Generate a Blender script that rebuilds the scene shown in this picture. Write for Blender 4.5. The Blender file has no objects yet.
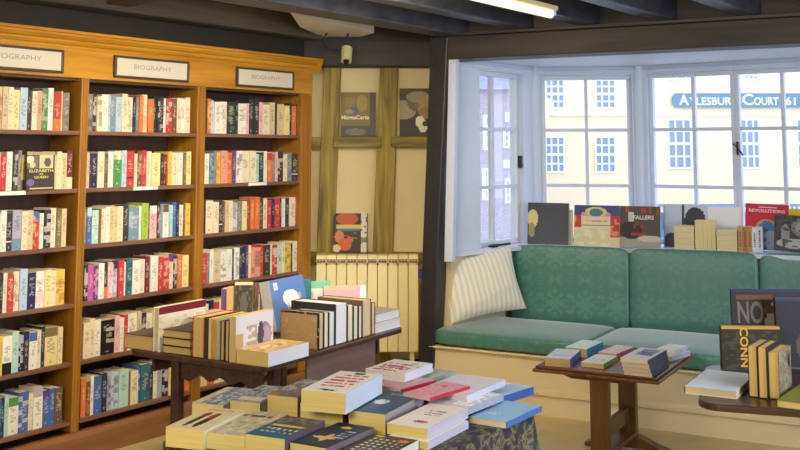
import bpy, bmesh, math, random
from mathutils import Vector, Matrix
random.seed(7)
sc = bpy.context.scene
COL = sc.collection
PI = math.pi
# ------------------------------------------------------------------ camera model
F, PITCH, HOR, CAMH = 1050.0, math.radians(6.0), 151.0, 1.6
PY = HOR - F*math.tan(PITCH)
EYE = Vector((0, 0, CAMH))
def ray(px, py):
    u, v = (px-400)/F, -(py-PY)/F
    return Vector((u, math.cos(PITCH)-v*math.sin(PITCH), math.sin(PITCH)+v*math.cos(PITCH)))
def PZ(px, py, z):
    r = ray(px, py); return EYE + r*((z-CAMH)/r.z)
def PYY(px, py, y):
    r = ray(px, py); return EYE + r*(y/r.y)
def PP(px, py, p0, dirv):
    n = Vector((dirv[1], -dirv[0], 0)); r = ray(px, py)
    return EYE + r*((Vector((p0[0], p0[1], 0))-EYE).dot(n)/r.dot(n))
cam = bpy.data.cameras.new('camera'); camo = bpy.data.objects.new('camera', cam); COL.objects.link(camo)
cam.sensor_fit = 'HORIZONTAL'; cam.sensor_width = 36; cam.lens = F/800*36
cam.shift_y = -(225-PY)/800
cam.clip_start = .05; cam.clip_end = 300
camo.location = EYE; camo.rotation_euler = (PI/2+PITCH, 0, 0)
sc.camera = camo

# ------------------------------------------------------------------ colours and materials
def lin1(c): return c/12.92 if c <= .04045 else ((c+.055)/1.055)**2.4
def L(r, g, b): return (lin1(r/255), lin1(g/255), lin1(b/255), 1.0)
def setin(n, k, v):
    if k in n.inputs: n.inputs[k].default_value = v
class NT:
    def __init__(s, name):
        s.m = bpy.data.materials.new(name); s.m.use_nodes = True
        s.t = s.m.node_tree; s.b = s.t.nodes['Principled BSDF']
    def n(s, kind, **kw):
        nd = s.t.nodes.new(kind)
        for k, v in kw.items():
            if k.startswith('i_'):
                key = k[2:].replace('_', ' ')
                nd.inputs[int(key) if key.isdigit() else key].default_value = v
            else: setattr(nd, k, v)
        return nd
    def l(s, a, b): s.t.links.new(a, b)
    def ramp(s, fac, stops):
        r = s.n('ShaderNodeValToRGB'); e = r.color_ramp.elements
        while len(e) < len(stops): e.new(.5)
        for i, (p, c) in enumerate(stops): e[i].position = p; e[i].color = c
        s.l(fac, r.inputs['Fac']); return r
def plain(name, col, rough=.5, metal=0, spec=.5, noise=0, nscale=30, bump=0):
    k = NT(name); b = k.b
    b.inputs['Roughness'].default_value = rough; b.inputs['Metallic'].default_value = metal
    setin(b, 'Specular IOR Level', spec)
    b.inputs['Base Color'].default_value = col
    if noise or bump:
        tc = k.n('ShaderNodeTexCoord'); nz = k.n('ShaderNodeTexNoise', i_Scale=nscale, i_Detail=5.0)
        k.l(tc.outputs['Object'], nz.inputs['Vector'])
        if noise:
            c1 = tuple(max(0, x*(1-noise)) for x in col[:3])+(1,); c2 = tuple(min(1, x*(1+noise)) for x in col[:3])+(1,)
            r = k.ramp(nz.outputs['Fac'], [(.3, c1), (.7, c2)]); k.l(r.outputs['Color'], b.inputs['Base Color'])
        if bump:
            bp = k.n('ShaderNodeBump', i_Strength=bump, i_Distance=.01); k.l(nz.outputs['Fac'], bp.inputs['Height']); k.l(bp.outputs['Normal'], b.inputs['Normal'])
    return k.m
def wood(name, c1, c2, rough=.4, axis='X', scale=1.0, spec=.5, bump=.1):
    k = NT(name); b = k.b; b.inputs['Roughness'].default_value = rough; setin(b, 'Specular IOR Level', spec)
    tc = k.n('ShaderNodeTexCoord'); mp = k.n('ShaderNodeMapping')
    s = [26*scale]*3; s['XYZ'.index(axis)] = 2.2*scale
    mp.inputs['Scale'].default_value = s
    k.l(tc.outputs['Object'], mp.inputs['Vector'])
    nz = k.n('ShaderNodeTexNoise', i_Scale=1.0, i_Detail=6.0, i_Distortion=.8); k.l(mp.outputs['Vector'], nz.inputs['Vector'])
    r = k.ramp(nz.outputs['Fac'], [(.28, c1), (.5, tuple((a+d)/2 for a, d in zip(c1, c2))), (.72, c2)])
    k.l(r.outputs['Color'], b.inputs['Base Color'])
    if bump:
        bp = k.n('ShaderNodeBump', i_Strength=bump, i_Distance=.01); k.l(nz.outputs['Fac'], bp.inputs['Height']); k.l(bp.outputs['Normal'], b.inputs['Normal'])
    return k.m
def printed(name, rough=.42, spec=.45):
    k = NT(name); a = k.n('ShaderNodeAttribute', attribute_name='Col'); k.l(a.outputs['Color'], k.b.inputs['Base Color'])
    k.b.inputs['Roughness'].default_value = rough; setin(k.b, 'Specular IOR Level', spec)
    return k.m
def damask():
    k = NT('teal_damask'); b = k.b
    tc = k.n('ShaderNodeTexCoord'); sep = k.n('ShaderNodeSeparateXYZ'); k.l(tc.outputs['Object'], sep.inputs[0])
    pp = k.n('ShaderNodeMath', operation='PINGPONG'); pp.inputs[1].default_value = .105; k.l(sep.outputs['X'], pp.inputs[0])
    add = k.n('ShaderNodeMath', operation='ADD'); k.l(sep.outputs['Y'], add.inputs[0]); k.l(sep.outputs['Z'], add.inputs[1])
    md = k.n('ShaderNodeMath', operation='PINGPONG'); md.inputs[1].default_value = .16; k.l(add.outputs[0], md.inputs[0])
    cb = k.n('ShaderNodeCombineXYZ'); k.l(pp.outputs[0], cb.inputs[0]); k.l(md.outputs[0], cb.inputs[1])
    nz = k.n('ShaderNodeTexNoise', i_Scale=20.0, i_Detail=1.5, i_Distortion=1.2); k.l(cb.outputs[0], nz.inputs['Vector'])
    r = k.ramp(nz.outputs['Fac'], [(.485, L(68, 120, 108)), (.525, L(84, 136, 122))]); k.l(r.outputs['Color'], b.inputs['Base Color'])
    rr = k.ramp(nz.outputs['Fac'], [(.47, (.36, .36, .36, 1)), (.53, (.5, .5, .5, 1))]); k.l(rr.outputs['Color'], b.inputs['Roughness'])
    setin(b, 'Sheen Weight', .7); setin(b, 'Sheen Roughness', .35); setin(b, 'Specular IOR Level', .6)
    return k.m
def stripes():
    k = NT('striped_linen'); b = k.b; b.inputs['Roughness'].default_value = .8
    tc = k.n('ShaderNodeTexCoord'); sep = k.n('ShaderNodeSeparateXYZ'); k.l(tc.outputs['Object'], sep.inputs[0])
    m = k.n('ShaderNodeMath', operation='MULTIPLY'); m.inputs[1].default_value = 2*PI/.038; k.l(sep.outputs['X'], m.inputs[0])
    s = k.n('ShaderNodeMath', operation='SINE'); k.l(m.outputs[0], s.inputs[0])
    h = k.n('ShaderNodeMath', operation='MULTIPLY_ADD'); h.inputs[1].default_value = .5; h.inputs[2].default_value = .5; k.l(s.outputs[0], h.inputs[0])
    r = k.ramp(h.outputs[0], [(.35, L(234, 226, 206)), (.6, L(214, 209, 192))]); k.l(r.outputs['Color'], b.inputs['Base Color'])
    return k.m
def clothmat():
    k = NT('dark_patterned_cloth'); b = k.b; b.inputs['Roughness'].default_value = .6
    tc = k.n('ShaderNodeTexCoord'); v = k.n('ShaderNodeTexVoronoi', i_Scale=17.0); nz = k.n('ShaderNodeTexNoise', i_Scale=26.0, i_Detail=3.0, i_Distortion=1.5)
    k.l(tc.outputs['Object'], v.inputs['Vector']); k.l(tc.outputs['Object'], nz.inputs['Vector'])
    m = k.n('ShaderNodeMath', operation='MULTIPLY'); k.l(v.outputs['Distance'], m.inputs[0]); k.l(nz.outputs['Fac'], m.inputs[1])
    r = k.ramp(m.outputs[0], [(.17, L(34, 36, 46)), (.25, L(58, 56, 60)), (.3, L(128, 116, 66)), (.36, L(40, 42, 54))])
    k.l(r.outputs['Color'], b.inputs['Base Color']); return k.m
def glassmat():
    k = NT('window_glass'); t = k.t; t.nodes.remove(k.b)
    tr = k.n('ShaderNodeBsdfTransparent'); tr.inputs[0].default_value = (.97, .985, 1, 1)
    gl = k.n('ShaderNodeBsdfGlossy'); gl.inputs['Roughness'].default_value = .02
    fr = k.n('ShaderNodeLayerWeight'); pw = k.n('ShaderNodeMath', operation='POWER'); pw.inputs[1].default_value = 4.0; k.l(fr.outputs['Facing'], pw.inputs[0]); ma = k.n('ShaderNodeMath', operation='MULTIPLY_ADD'); ma.inputs[1].default_value = .5; ma.inputs[2].default_value = .025; k.l(pw.outputs[0], ma.inputs[0]); mx = k.n('ShaderNodeMixShader')
    k.l(ma.outputs[0], mx.inputs[0]); k.l(tr.outputs[0], mx.inputs[1]); k.l(gl.outputs[0], mx.inputs[2])
    k.l(mx.outputs[0], t.nodes['Material Output'].inputs['Surface']); return k.m
def emis(name, col, s):
    k = NT(name); k.b.inputs['Emission Color'].default_value = col; k.b.inputs['Emission Strength'].default_value = s
    k.b.inputs['Base Color'].default_value = (.8, .8, .8, 1); return k.m
def brick(name):
    k = NT(name); b = k.b; b.inputs['Roughness'].default_value = .9
    tc = k.n('ShaderNodeTexCoord'); sep = k.n('ShaderNodeSeparateXYZ'); cb = k.n('ShaderNodeCombineXYZ')
    k.l(tc.outputs['Object'], sep.inputs[0]); k.l(sep.outputs['X'], cb.inputs[0]); k.l(sep.outputs['Z'], cb.inputs[1])
    br = k.n('ShaderNodeTexBrick', i_Scale=4.0); br.inputs['Color1'].default_value = L(186, 166, 168); br.inputs['Color2'].default_value = L(166, 150, 158); br.inputs['Mortar'].default_value = L(196, 186, 192)
    k.l(cb.outputs[0], br.inputs['Vector']); k.l(br.outputs['Color'], b.inputs['Base Color']); return k.m
M = dict(
 honey=wood('honey_oak', L(164, 108, 20), L(210, 152, 44), .36, 'X', .5),
 upright=wood('oak_upright', L(136, 90, 22), L(178, 124, 40), .42, 'Z', .6),
 shelf=wood('brown_shelf', L(108, 74, 56), L(140, 98, 76), .4, 'X', .7),
 back=wood('dark_back_board', L(66, 44, 28), L(88, 60, 38), .6, 'Z', .5),
 plinthw=wood('plinth_wood', L(124, 82, 48), L(160, 110, 68), .4, 'X', .6),
 blackbeam=wood('black_stained_beam', L(44, 42, 42), L(74, 68, 62), .55, 'X', .5, bump=.3),
 archbeam=wood('grey_brown_beam', L(66, 58, 46), L(104, 94, 76), .55, 'X', .5, bump=.3),
 platew=wood('dark_wall_plate', L(27, 23, 20), L(48, 41, 34), .6, 'X', .5, bump=.3),
 lintel=wood('dark_lintel_oak', L(40, 34, 30), L(66, 57, 49), .55, 'X', .5, bump=.4),
 joist=wood('blue_black_joist', L(40, 41, 50), L(66, 68, 80), .42, 'Y', .5, bump=.3),
 post=plain('black_painted_post', L(37, 36, 41), .45, noise=.25, nscale=14, bump=.15),
 timber=wood('olive_oak_timber', L(80, 68, 12), L(168, 146, 54), .6, 'Z', .8, bump=.5),
 timberh=wood('olive_oak_rail', L(80, 68, 12), L(164, 142, 52), .6, 'X', .8, bump=.5),
 plaster=plain('cream_plaster', L(212, 195, 150), .85, noise=.05, nscale=5, bump=.06),
 ceil=plain('ceiling_plaster', L(226, 218, 200), .9, noise=.04, nscale=6),
 white=plain('white_paint', L(206, 213, 230), .5, noise=.015, nscale=9),
 creamp=plain('cream_panel_paint', L(220, 202, 158), .5, noise=.02, nscale=7),
 rad=plain('radiator_enamel', L(242, 226, 170), .35),
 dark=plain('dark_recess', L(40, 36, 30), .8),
 floor=plain('beige_floor', L(206, 186, 136), .55, noise=.1, nscale=4, bump=.03),
 tabdark=wood('dark_table_wood', L(46, 28, 24), L(84, 54, 44), .3, 'X', .8),
 tableaf=wood('mahogany_leaf', L(104, 80, 80), L(132, 104, 102), .3, 'X', .7),
 coffee=wood('walnut_table', L(88, 52, 26), L(132, 82, 42), .25, 'X', .9),
 coffeeleg=wood('walnut_leg', L(84, 54, 22), L(122, 84, 38), .35, 'Z', .9),
 paper=None, cover=printed('printed_cover', .5, .35), gloss=printed('glossy_cover', .2, .5),
 glass=glassmat(), damask=damask(), stripe=stripes(), cloth=clothmat(),
 facade=plain('cream_render', L(255, 230, 188), .9), reveal=plain('stone_trim', L(250, 240, 216), .9),
 brick=brick('pale_brick'), slate=plain('slate_roof', L(150, 150, 160), .8, noise=.15, nscale=3),
 outwhite=plain('white_joinery', L(244, 246, 250), .6), outglass=plain('dull_pane', L(142, 154, 174), .3),
 signblue=plain('blue_signboard', L(110, 142, 164), .6), rail=plain('grey_railing', L(118, 134, 164), .7, noise=.2, nscale=4),
 street=plain('pale_street', L(200, 200, 205), .9), chrome=plain('dark_iron', L(52, 54, 66), .4, .6),
 signframe=plain('dark_sign_frame', L(72, 58, 54), .4), signcard=plain('cream_card', L(214, 206, 188), .6), ink=plain('grey_ink', L(150, 144, 132), .6),
 camb=plain('cream_plastic', L(206, 196, 152), .35), lens=plain('black_lens', L(18, 18, 18), .1), bluecap=plain('blue_valve_cap', L(64, 74, 180), .4),
 cable=plain('black_cable', L(24, 24, 24), .5), tube=emis('warm_tube', (1, .78, .46, 1), 1.25), signwhite=plain('white_letter', L(250, 252, 255), .6),
 cardwhite=plain('white_label_card', L(236, 230, 226), .5),
)
def papermat():
    k = NT('page_edges'); b = k.b; b.inputs['Roughness'].default_value = .85; setin(b, 'Specular IOR Level', .2)
    a = k.n('ShaderNodeAttribute', attribute_name='Col')
    tc = k.n('ShaderNodeTexCoord'); mp = k.n('ShaderNodeMapping'); mp.inputs['Scale'].default_value = (3, 3, 420)
    k.l(tc.outputs['Object'], mp.inputs['Vector']); nz = k.n('ShaderNodeTexNoise', i_Scale=1.0, i_Detail=2.0); k.l(mp.outputs['Vector'], nz.inputs['Vector'])
    r = k.ramp(nz.outputs['Fac'], [(.3, (.86, .86, .86, 1)), (.7, (1, 1, 1, 1))])
    mx = k.n('ShaderNodeMix', data_type='RGBA', blend_type='MULTIPLY'); mx.inputs[0].default_value = 1
    k.l(a.outputs['Color'], mx.inputs[6]); k.l(r.outputs['Color'], mx.inputs[7]); k.l(mx.outputs[2], b.inputs['Base Color']); return k.m
M['paper'] = papermat()

# ------------------------------------------------------------------ object helpers
def frame(o, X, Y, Z):
    X, Y, Z, o = Vector(X), Vector(Y), Vector(Z), Vector(o)
    return Matrix(((X.x, Y.x, Z.x, o.x), (X.y, Y.y, Z.y, o.y), (X.z, Y.z, Z.z, o.z), (0, 0, 0, 1)))
def tag(o, label=None, cat=None, group=None, kind=None):
    if label: o['label'] = label
    if cat: o['category'] = cat
    if group: o['group'] = group
    if kind: o['kind'] = kind
    return o
def empty(name, mat=None):
    o = bpy.data.objects.new(name, None); COL.objects.link(o); o.empty_display_size = .05
    if mat is not None: o.matrix_world = mat
    return o
class MB:
    def __init__(s): s.v = []; s.f = []; s.mi = []; s.c = []; s.sm = []
    def add(s, vs, fs, mi=0, c=None, smooth=False):
        o = len(s.v); s.v += [tuple(v) for v in vs]
        for f in fs: s.f.append(tuple(i+o for i in f)); s.mi.append(mi); s.c.append(c or (1, 1, 1, 1)); s.sm.append(smooth)
    def box(s, x0, x1, y0, y1, z0, z1, mi=0, c=None):
        s.add([(x0, y0, z0), (x1, y0, z0), (x1, y1, z0), (x0, y1, z0), (x0, y0, z1), (x1, y0, z1), (x1, y1, z1), (x0, y1, z1)],
              [(3, 2, 1, 0), (4, 5, 6, 7), (0, 1, 5, 4), (1, 2, 6, 5), (2, 3, 7, 6), (3, 0, 4, 7)], mi, c)
    def hexa(s, p, mi=0, c=None):        # 4 bottom, 4 top corners
        s.add(p, [(3, 2, 1, 0), (4, 5, 6, 7), (0, 1, 5, 4), (1, 2, 6, 5), (2, 3, 7, 6), (3, 0, 4, 7)], mi, c)
    def prism(s, prof, x0, x1, axis='X', mi=0, c=None):   # closed profile in the two other axes
        def pt(a, q): return {'X': (a, q[0], q[1]), 'Y': (q[0], a, q[1]), 'Z': (q[0], q[1], a)}[axis]
        n = len(prof); vs = [pt(x0, q) for q in prof]+[pt(x1, q) for q in prof]
        fs = [tuple(range(n)), tuple(range(2*n-1, n-1, -1))]+[(i, (i+1) % n, n+(i+1) % n, n+i) for i in range(n)]
        s.add(vs, fs, mi, c)
    def cyl(s, p0, p1, r0, r1=None, n=16, mi=0, c=None, smooth=True):
        p0, p1 = Vector(p0), Vector(p1); r1 = r0 if r1 is None else r1
        d = (p1-p0).normalized(); a = d.orthogonal().normalized(); b = d.cross(a)
        vs = [p0+(a*math.cos(t)+b*math.sin(t))*r0 for t in [2*PI*i/n for i in range(n)]]+[p1+(a*math.cos(t)+b*math.sin(t))*r1 for t in [2*PI*i/n for i in range(n)]]
        s.add(vs, [(i, (i+1) % n, n+(i+1) % n, n+i) for i in range(n)], mi, c, smooth)
        s.add(vs[:n], [tuple(range(n-1, -1, -1))], mi, c); s.add(vs[n:], [tuple(range(n))], mi, c)
    def tube(s, pts, r, n=8, mi=0):
        pts = [Vector(p) for p in pts]; rings = []
        for i, p in enumerate(pts):
            d = (pts[min(i+1, len(pts)-1)]-pts[max(i-1, 0)]).normalized()
            a = d.cross(Vector((.31, .2, .93))).normalized(); b = d.cross(a)
            rings.append([p+(a*math.cos(2*PI*k/n)+b*math.sin(2*PI*k/n))*r for k in range(n)])
        s.add([v for q in rings for v in q], [(i*n+k, i*n+(k+1) % n, (i+1)*n+(k+1) % n, (i+1)*n+k) for i in range(len(pts)-1) for k in range(n)], mi, None, True)
    def grid(s, o, X, Y, nx, ny, fn, mi=0):
        o, X, Y = Vector(o), Vector(X), Vector(Y)
        vs = [o+X*(i/nx)+Y*(j/ny) for j in range(ny+1) for i in range(nx+1)]
        b = len(s.v); s.v += [tuple(v) for v in vs]
        for j in range(ny):
            for i in range(nx):
                a = b+j*(nx+1)+i
                s.f.append((a, a+1, a+nx+2, a+nx+1)); s.mi.append(mi); s.c.append(fn((i+.5)/nx, (j+.5)/ny)); s.sm.append(False)
    def build(s, name, mats, parent=None, mat=None, bevel=0, seg=2, fix=True):
        me = bpy.data.meshes.new(name); me.from_pydata(s.v, [], s.f)
        if not isinstance(mats, (list, tuple)): mats = [mats]
        for m in mats: me.materials.append(m)
        me.polygons.foreach_set('material_index', s.mi); me.polygons.foreach_set('use_smooth', s.sm)
        ca = me.color_attributes.new('Col', 'FLOAT_COLOR', 'CORNER'); data = []
        for p, c in zip(me.polygons, s.c): data += list(c)*p.loop_total
        ca.data.foreach_set('color', data)
        if fix:
            bm = bmesh.new(); bm.from_mesh(me); bmesh.ops.recalc_face_normals(bm, faces=bm.faces); bm.to_mesh(me); bm.free()
        me.update()
        o = bpy.data.objects.new(name, me); COL.objects.link(o)
        if parent is not None: o.parent = parent
        if mat is not None: o.matrix_local = mat
        if bevel:
            b = o.modifiers.new('bevel', 'BEVEL'); b.width = bevel; b.segments = seg; b.limit_method = 'ANGLE'; b.angle_limit = .6
        return o
def struct(o): o['kind'] = 'structure'; return o
_tc = {}
def text_mesh(s, bold=0.0):
    if (s, bold) in _tc: return _tc[(s, bold)]
    cu = bpy.data.curves.new('t', 'FONT'); cu.body = s; cu.size = 1; cu.align_x = 'CENTER'; cu.align_y = 'CENTER'; cu.offset = bold; cu.resolution_u = 3
    o = bpy.data.objects.new('t', cu); COL.objects.link(o); bpy.context.view_layer.update()
    me = o.to_mesh(); r = ([v.co.copy() for v in me.vertices], [tuple(p.vertices) for p in me.polygons]); o.to_mesh_clear()
    bpy.data.objects.remove(o); bpy.data.curves.remove(cu)
    xs = [v.x for v in r[0]]; ys = [v.y for v in r[0]]; w, h = max(xs)-min(xs), max(ys)-min(ys); cx, cy = (max(xs)+min(xs))/2, (max(ys)+min(ys))/2
    vs = [((v.x-cx)/w, (v.y-cy)/h) for v in r[0]]
    _tc[(s, bold)] = (vs, r[1]); return _tc[(s, bold)]
def put_text(mb, s, o, X, Y, w, h, c, mi=0, bold=.02):     # centred at o, w wide along X, h high along Y
    vs, fs = text_mesh(s, bold); o, X, Y = Vector(o), Vector(X), Vector(Y)
    mb.add([o+X*(v[0]*w)+Y*(v[1]*h) for v in vs], fs, mi, c)

# ------------------------------------------------------------------ plan frames
P0 = (PZ(108, 450, 0)+PZ(166, 433, 0))/2
d = ray(1130, 151); d.z = 0; d.normalize()              # along the bookcase, away from the camera
m = Vector((-d.y, d.x, 0))                              # from its front to its back
UP = Vector((0, 0, 1))
BK = frame(P0, d, m, UP)
A0 = PZ(529, 412.7, 0); bd = (PZ(707, 435.3, 0)-A0).normalized(); bb = Vector((-bd.y, bd.x, 0))
BN = frame(A0, bd, bb, UP)
def bw(s, b, z=0): return A0+bd*s+bb*b+UP*z
def tx(px, py, y=0):                                    # bookcase-frame coordinates of a pixel on the plane at depth y
    q = PP(px, py, P0+m*y, d)-P0; return q.dot(d), q.z

# ------------------------------------------------------------------ setting: floor, walls, ceiling
YB = 7.50
XR = 3.9; YR = -1.6
struct((lambda k: (k.box(-6, 4.6, YR-.1, 9.2, -.06, 0), k)[1])(MB()).build('floor', M['floor']))
k = MB(); a = P0+m*.3-d*7.2; b = P0+m*.3+d*1.75
k.hexa([a, b, b+m*.1, a+m*.1, a+UP*2.52, b+UP*2.52, b+m*.1+UP*2.52, a+m*.1+UP*2.52]); struct(k.build('wall_left', M['plaster']))
k = MB(); k.box(-1.2, .42, YB, YB+.12, 0, 2.52); struct(k.build('wall_back', M['plaster']))
k = MB(); k.box(-6, XR+.1, YR-.1, YR, 0, 2.52); struct(k.build('wall_front', M['plaster']))
k = MB(); k.box(XR, XR+.1, YR, .8, 0, 2.52); k.box(XR, XR+.1, 3.2, 5.4, 0, 2.52); k.box(XR, XR+.1, .8, 3.2, 0, .9); k.box(XR, XR+.1, .8, 3.2, 2.2, 2.52); struct(k.build('wall_right', M['plaster']))
k = MB(); c0 = bw(-1.3, 0); 
k.hexa([(-6, YR, 2.52), (4.6, YR, 2.52), tuple(bw(3.4, .02, 2.52)), (-2.4, 9.2, 2.52), (-6, YR, 2.6), (4.6, YR, 2.6), tuple(bw(3.4, .02, 2.6)), (-2.4, 9.2, 2.6)]); struct(k.build('ceiling', M['ceil']))

# lintel over the window bay
k = MB(); k.box(-.60, 3.1, -.02, .22, 2.20, 2.352); struct(tag(k.build('beam_lintel', M['lintel'], mat=BN, bevel=.008)))
k = MB(); k.box(-.60, 3.1, -.03, .2, 2.354, 2.375); k.box(-.60, 3.1, .06, .16, 2.375, 2.52); struct(k.build('trim_1', M['blackbeam'], mat=BN, bevel=.003))
# joists
def joist(name, s0, w, z0, z1, ln, dd=d, mat=None):
    o = bw(s0, .06); k = MB(); p = Vector((dd.y, -dd.x, 0))
    q = [o-p*(w/2), o+p*(w/2), o+p*(w/2)-dd*ln, o-p*(w/2)-dd*ln]
    k.hexa([v+UP*z0 for v in q]+[v+UP*z1 for v in q]); return struct(k.build(name, mat or M['joist'], bevel=.012))
for i, s in enumerate((-.02, .42, .90, 1.38, 1.86, 2.34)): joist('beam_joist', s, .125, 2.376, 2.522, 6.5)
# heavy beam meeting the post
joist('beam_main', -.50, .19, 2.352, 2.53, 7.0)
# black leaning post
k = MB(); tb = [(430, 50), (447, 50), (418, 360), (433, 360)]
q = [PP(px, py, A0-bb*.03, bd) for px, py in tb]
def ext(a, b, z): t = (z-a.z)/(b.z-a.z); return a+(b-a)*t
bl, br, tl, tr = ext(q[0], q[2], 0), ext(q[1], q[3], 0), ext(q[0], q[2], 2.352), ext(q[1], q[3], 2.352)
k.hexa([bl, br, br+bb*.14, bl+bb*.14, tl, tr, tr+bb*.14, tl+bb*.14]); struct(k.build('beam_post', M['post'], bevel=.008))
# cream lath between the post and the bay
k = MB(); q0, q1 = PP(449, 36, A0, bd), PP(456.5, 36, A0, bd); r0, r1 = PP(444, 262, A0, bd), PP(452, 262, A0, bd)
k.hexa([r0, r1, r1+bb*.05, r0+bb*.05, q0, q1, q1+bb*.05, q0+bb*.05]); struct(k.build('trim_2', M['white'], bevel=.004))
# wall plate over the back wall, and the beam and dark gap above the bookcase
k = MB(); k.box(-2.6, .36, YB-.14, YB+.1, 2.19, 2.53); struct(k.build('beam_wall_plate', M['platew'], bevel=.01))
k = MB(); k.box(-7, 1.55, -.05, .12, 2.37, 2.53); struct(k.build('beam_over_bookcase', M['archbeam'], mat=BK, bevel=.02))
k = MB(); k.box(-7, 1.55, .12, .3, 2.2, 2.53); struct(k.build('trim_3', M['dark'], mat=BK))  # dark block stands in for the dark gap over the cornice
k = MB()
for t0, t1, ww in ((-.35, -.18, 0),): 
    pr = [(-.05-2.4*i/10, 2.40+.10*math.sin(PI*.5*i/10)) for i in range(11)]
    k.prism(pr+[(p[0], 2.53) for p in reversed(pr)], t0, t1)
struct(k.build('beam_brace', M['archbeam'], mat=BK, bevel=.01))

k = MB(); cp = [PZ(290, 12, 2.40), PZ(374, 33, 2.40), PZ(337, 43.5, 2.40), PZ(300, 27, 2.40)]
k.hexa(cp+[p+UP*.12 for p in cp]); struct(k.build('ceiling_infill', M['ceil']))
# timber frame of the back wall
def timber(name, top, bot, ytop, ybot, dep, mat):
    k = MB(); a, b = PYY(top[0], ytop, YB-dep), PYY(top[1], ytop, YB-dep); c, e = PYY(bot[0], ybot, YB-dep), PYY(bot[1], ybot, YB-dep)
    def ez(p, r, z): t = (z-p.z)/(r.z-p.z); return p+(r-p)*t
    lo0, lo1, hi0, hi1 = ez(a, c, 0), ez(b, e, 0), ez(a, c, 2.2), ez(b, e, 2.2); w = Vector((0, dep+.02, 0))
    k.hexa([lo0, lo1, lo1+w, lo0+w, hi0, hi1, hi1+w, hi0+w]); return struct(k.build(name, mat, bevel=.006))
timber('beam_stud', (324, 341), (316.5, 334), 69, 253, .05, M['timber'])
timber('beam_stud', (380, 398.5), (372.5, 393), 67, 250, .05, M['timber'])
def railb(name, x0, x1, yt, yb, dep, mat):
    k = MB(); a = PYY(x0, yt, YB-dep); b = PYY(x1, yt, YB-dep); z0 = PYY(x0, yb, YB-dep).z
    k.box(a.x, b.x, YB-dep, YB+.02, z0, a.z); return struct(k.build(name, mat, bevel=.006))
railb('beam_rail', 333, 381.5, 136.5, 147.5, .085, M['timberh'])
railb('beam_rail', 391, 430, 136.5, 147, .085, M['timberh'])
railb('beam_rail', 300, 321, 137, 150, .04, M['timberh'])
railb('beam_rail', 300, 430, 252.6, 262, .06, M['timberh'])

# ------------------------------------------------------------------ window bay
def ray_b(px, b):                                         # where the sight line of a pixel column crosses depth b of the bay
    q = PP(px, 150, bw(0, b), bd); return Vector((q.x, q.y, 0))
C0, C1, C2, C3 = bw(-.585, .12), ray_b(535, 1.17), ray_b(640, 1.43), bw(2.9, 1.06)
C2b = C2
SILL = .935; HEAD = 2.165; SOFF = 2.225; TH = .12
def wallwin(name, p0, p1, t0, t1, z0, z1, zlo=0, zhi=2.3, matlo=None):
    D = (p1-p0); ln = D.length; D.normalize(); N = Vector((-D.y, D.x, 0))      # N points outside
    k = MB()
    k.box(0, t0, 0, TH, z0, zhi); k.box(t1, ln, 0, TH, z0, zhi); k.box(t0, t1, 0, TH, z1, zhi)
    k.box(0, ln, 0, TH, zlo, z0, 1)
    return struct(k.build(name, [M['white'], M['creamp']], mat=frame(p0, D, N, UP)))
def bars(name, p0, p1, z0, z1, xs, zs, lab=None, fr=.035, off=.035, handle=None):
    """a sash: frame, glazing bars and glass, in the plane p0-p1"""
    D = p1-p0; w = D.length; D.normalize(); N = Vector((-D.y, D.x, 0))
    root = struct(empty(name, frame(p0+N*off, D, N, UP)))
    k = MB(); k.box(0, w, 0, .05, z0, z0+fr); k.box(0, w, 0, .05, z1-fr, z1); k.box(0, fr, 0, .05, z0+fr, z1-fr); k.box(w-fr, w, 0, .05, z0+fr, z1-fr)
    f = k.build('window_frame', M['white'], root, bevel=.004)
    k = MB(); h = .012
    for x in xs: k.box(x-h, x+h, .004, .042, z0+fr, z1-fr)
    for z in zs: k.box(fr, w-fr, .006, .04, z-h, z+h)
    k.build('glazing_bars', M['white'], root)
    k = MB(); k.box(fr-.003, w-fr+.003, .022, .026, z0+fr, z1-fr); k.build('pane', M['glass'], root)
    if handle:
        x, z = handle
        k = MB(); k.box(x-.008, x+.008, -.03, .0, z-.045, z+.045); k.cyl((x, -.02, z), (x+.035, -.028, z-.05), .006); k.cyl((x, -.02, z), (x-.03, -.03, z+.03), .005); k.build('window_handle', M['chrome'], root)
    return root
def on(p0, p1, px, py):                                   # distance along p0-p1 where the pixel's ray meets that wall
    D = (p1-p0).normalized(); q = PP(px, py, p0, D); return (q-p0).dot(D), q.z
D1 = (C1-C0).normalized(); D2 = (C2-C1).normalized(); D3 = (C3-C2).normalized()
sx0, sx1 = on(C0, C1, 480, 150)[0], on(C0, C1, 523.5, 150)[0]
wallwin('wall_bay_side', C0, C1, sx0, sx1, SILL, HEAD)
ax0, ax1 = on(C1, C2, 541, 150)[0], on(C1, C2, 633, 150)[0]
wallwin('wall_bay_centre', C1, C2, ax0, ax1, SILL, HEAD)
bx0, bx1, bx2 = on(C2, C3, 648, 150)[0], on(C2, C3, 734.5, 150)[0], on(C2, C3, 829, 150)[0]
wallwin('wall_bay_right', C2, C3, bx0, bx2, SILL, HEAD)
zz = [SILL+(HEAD-SILL)*i/3 for i in (1, 2)]
mid = on(C0, C1, 498, 150)[0]-sx0
bars('window_1', C0+D1*sx0, C0+D1*sx1, SILL, HEAD, [mid], zz, handle=(sx1-sx0-.015, 1.52))
bars('window_2', C1+D2*ax0, C1+D2*ax1, SILL, HEAD, [on(C1, C2, 587, 150)[0]-ax0], zz)
bars('window_3', C2+D3*bx0, C2+D3*bx1, SILL, HEAD, [on(C2, C3, 692.5, 150)[0]-bx0], zz, fr=.03)
bars('window_4', C2+D3*bx1, C2+D3*bx2, SILL, HEAD, [on(C2, C3, 782.5, 150)[0]-bx1], zz, fr=.03, handle=(.02, 1.62))
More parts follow.
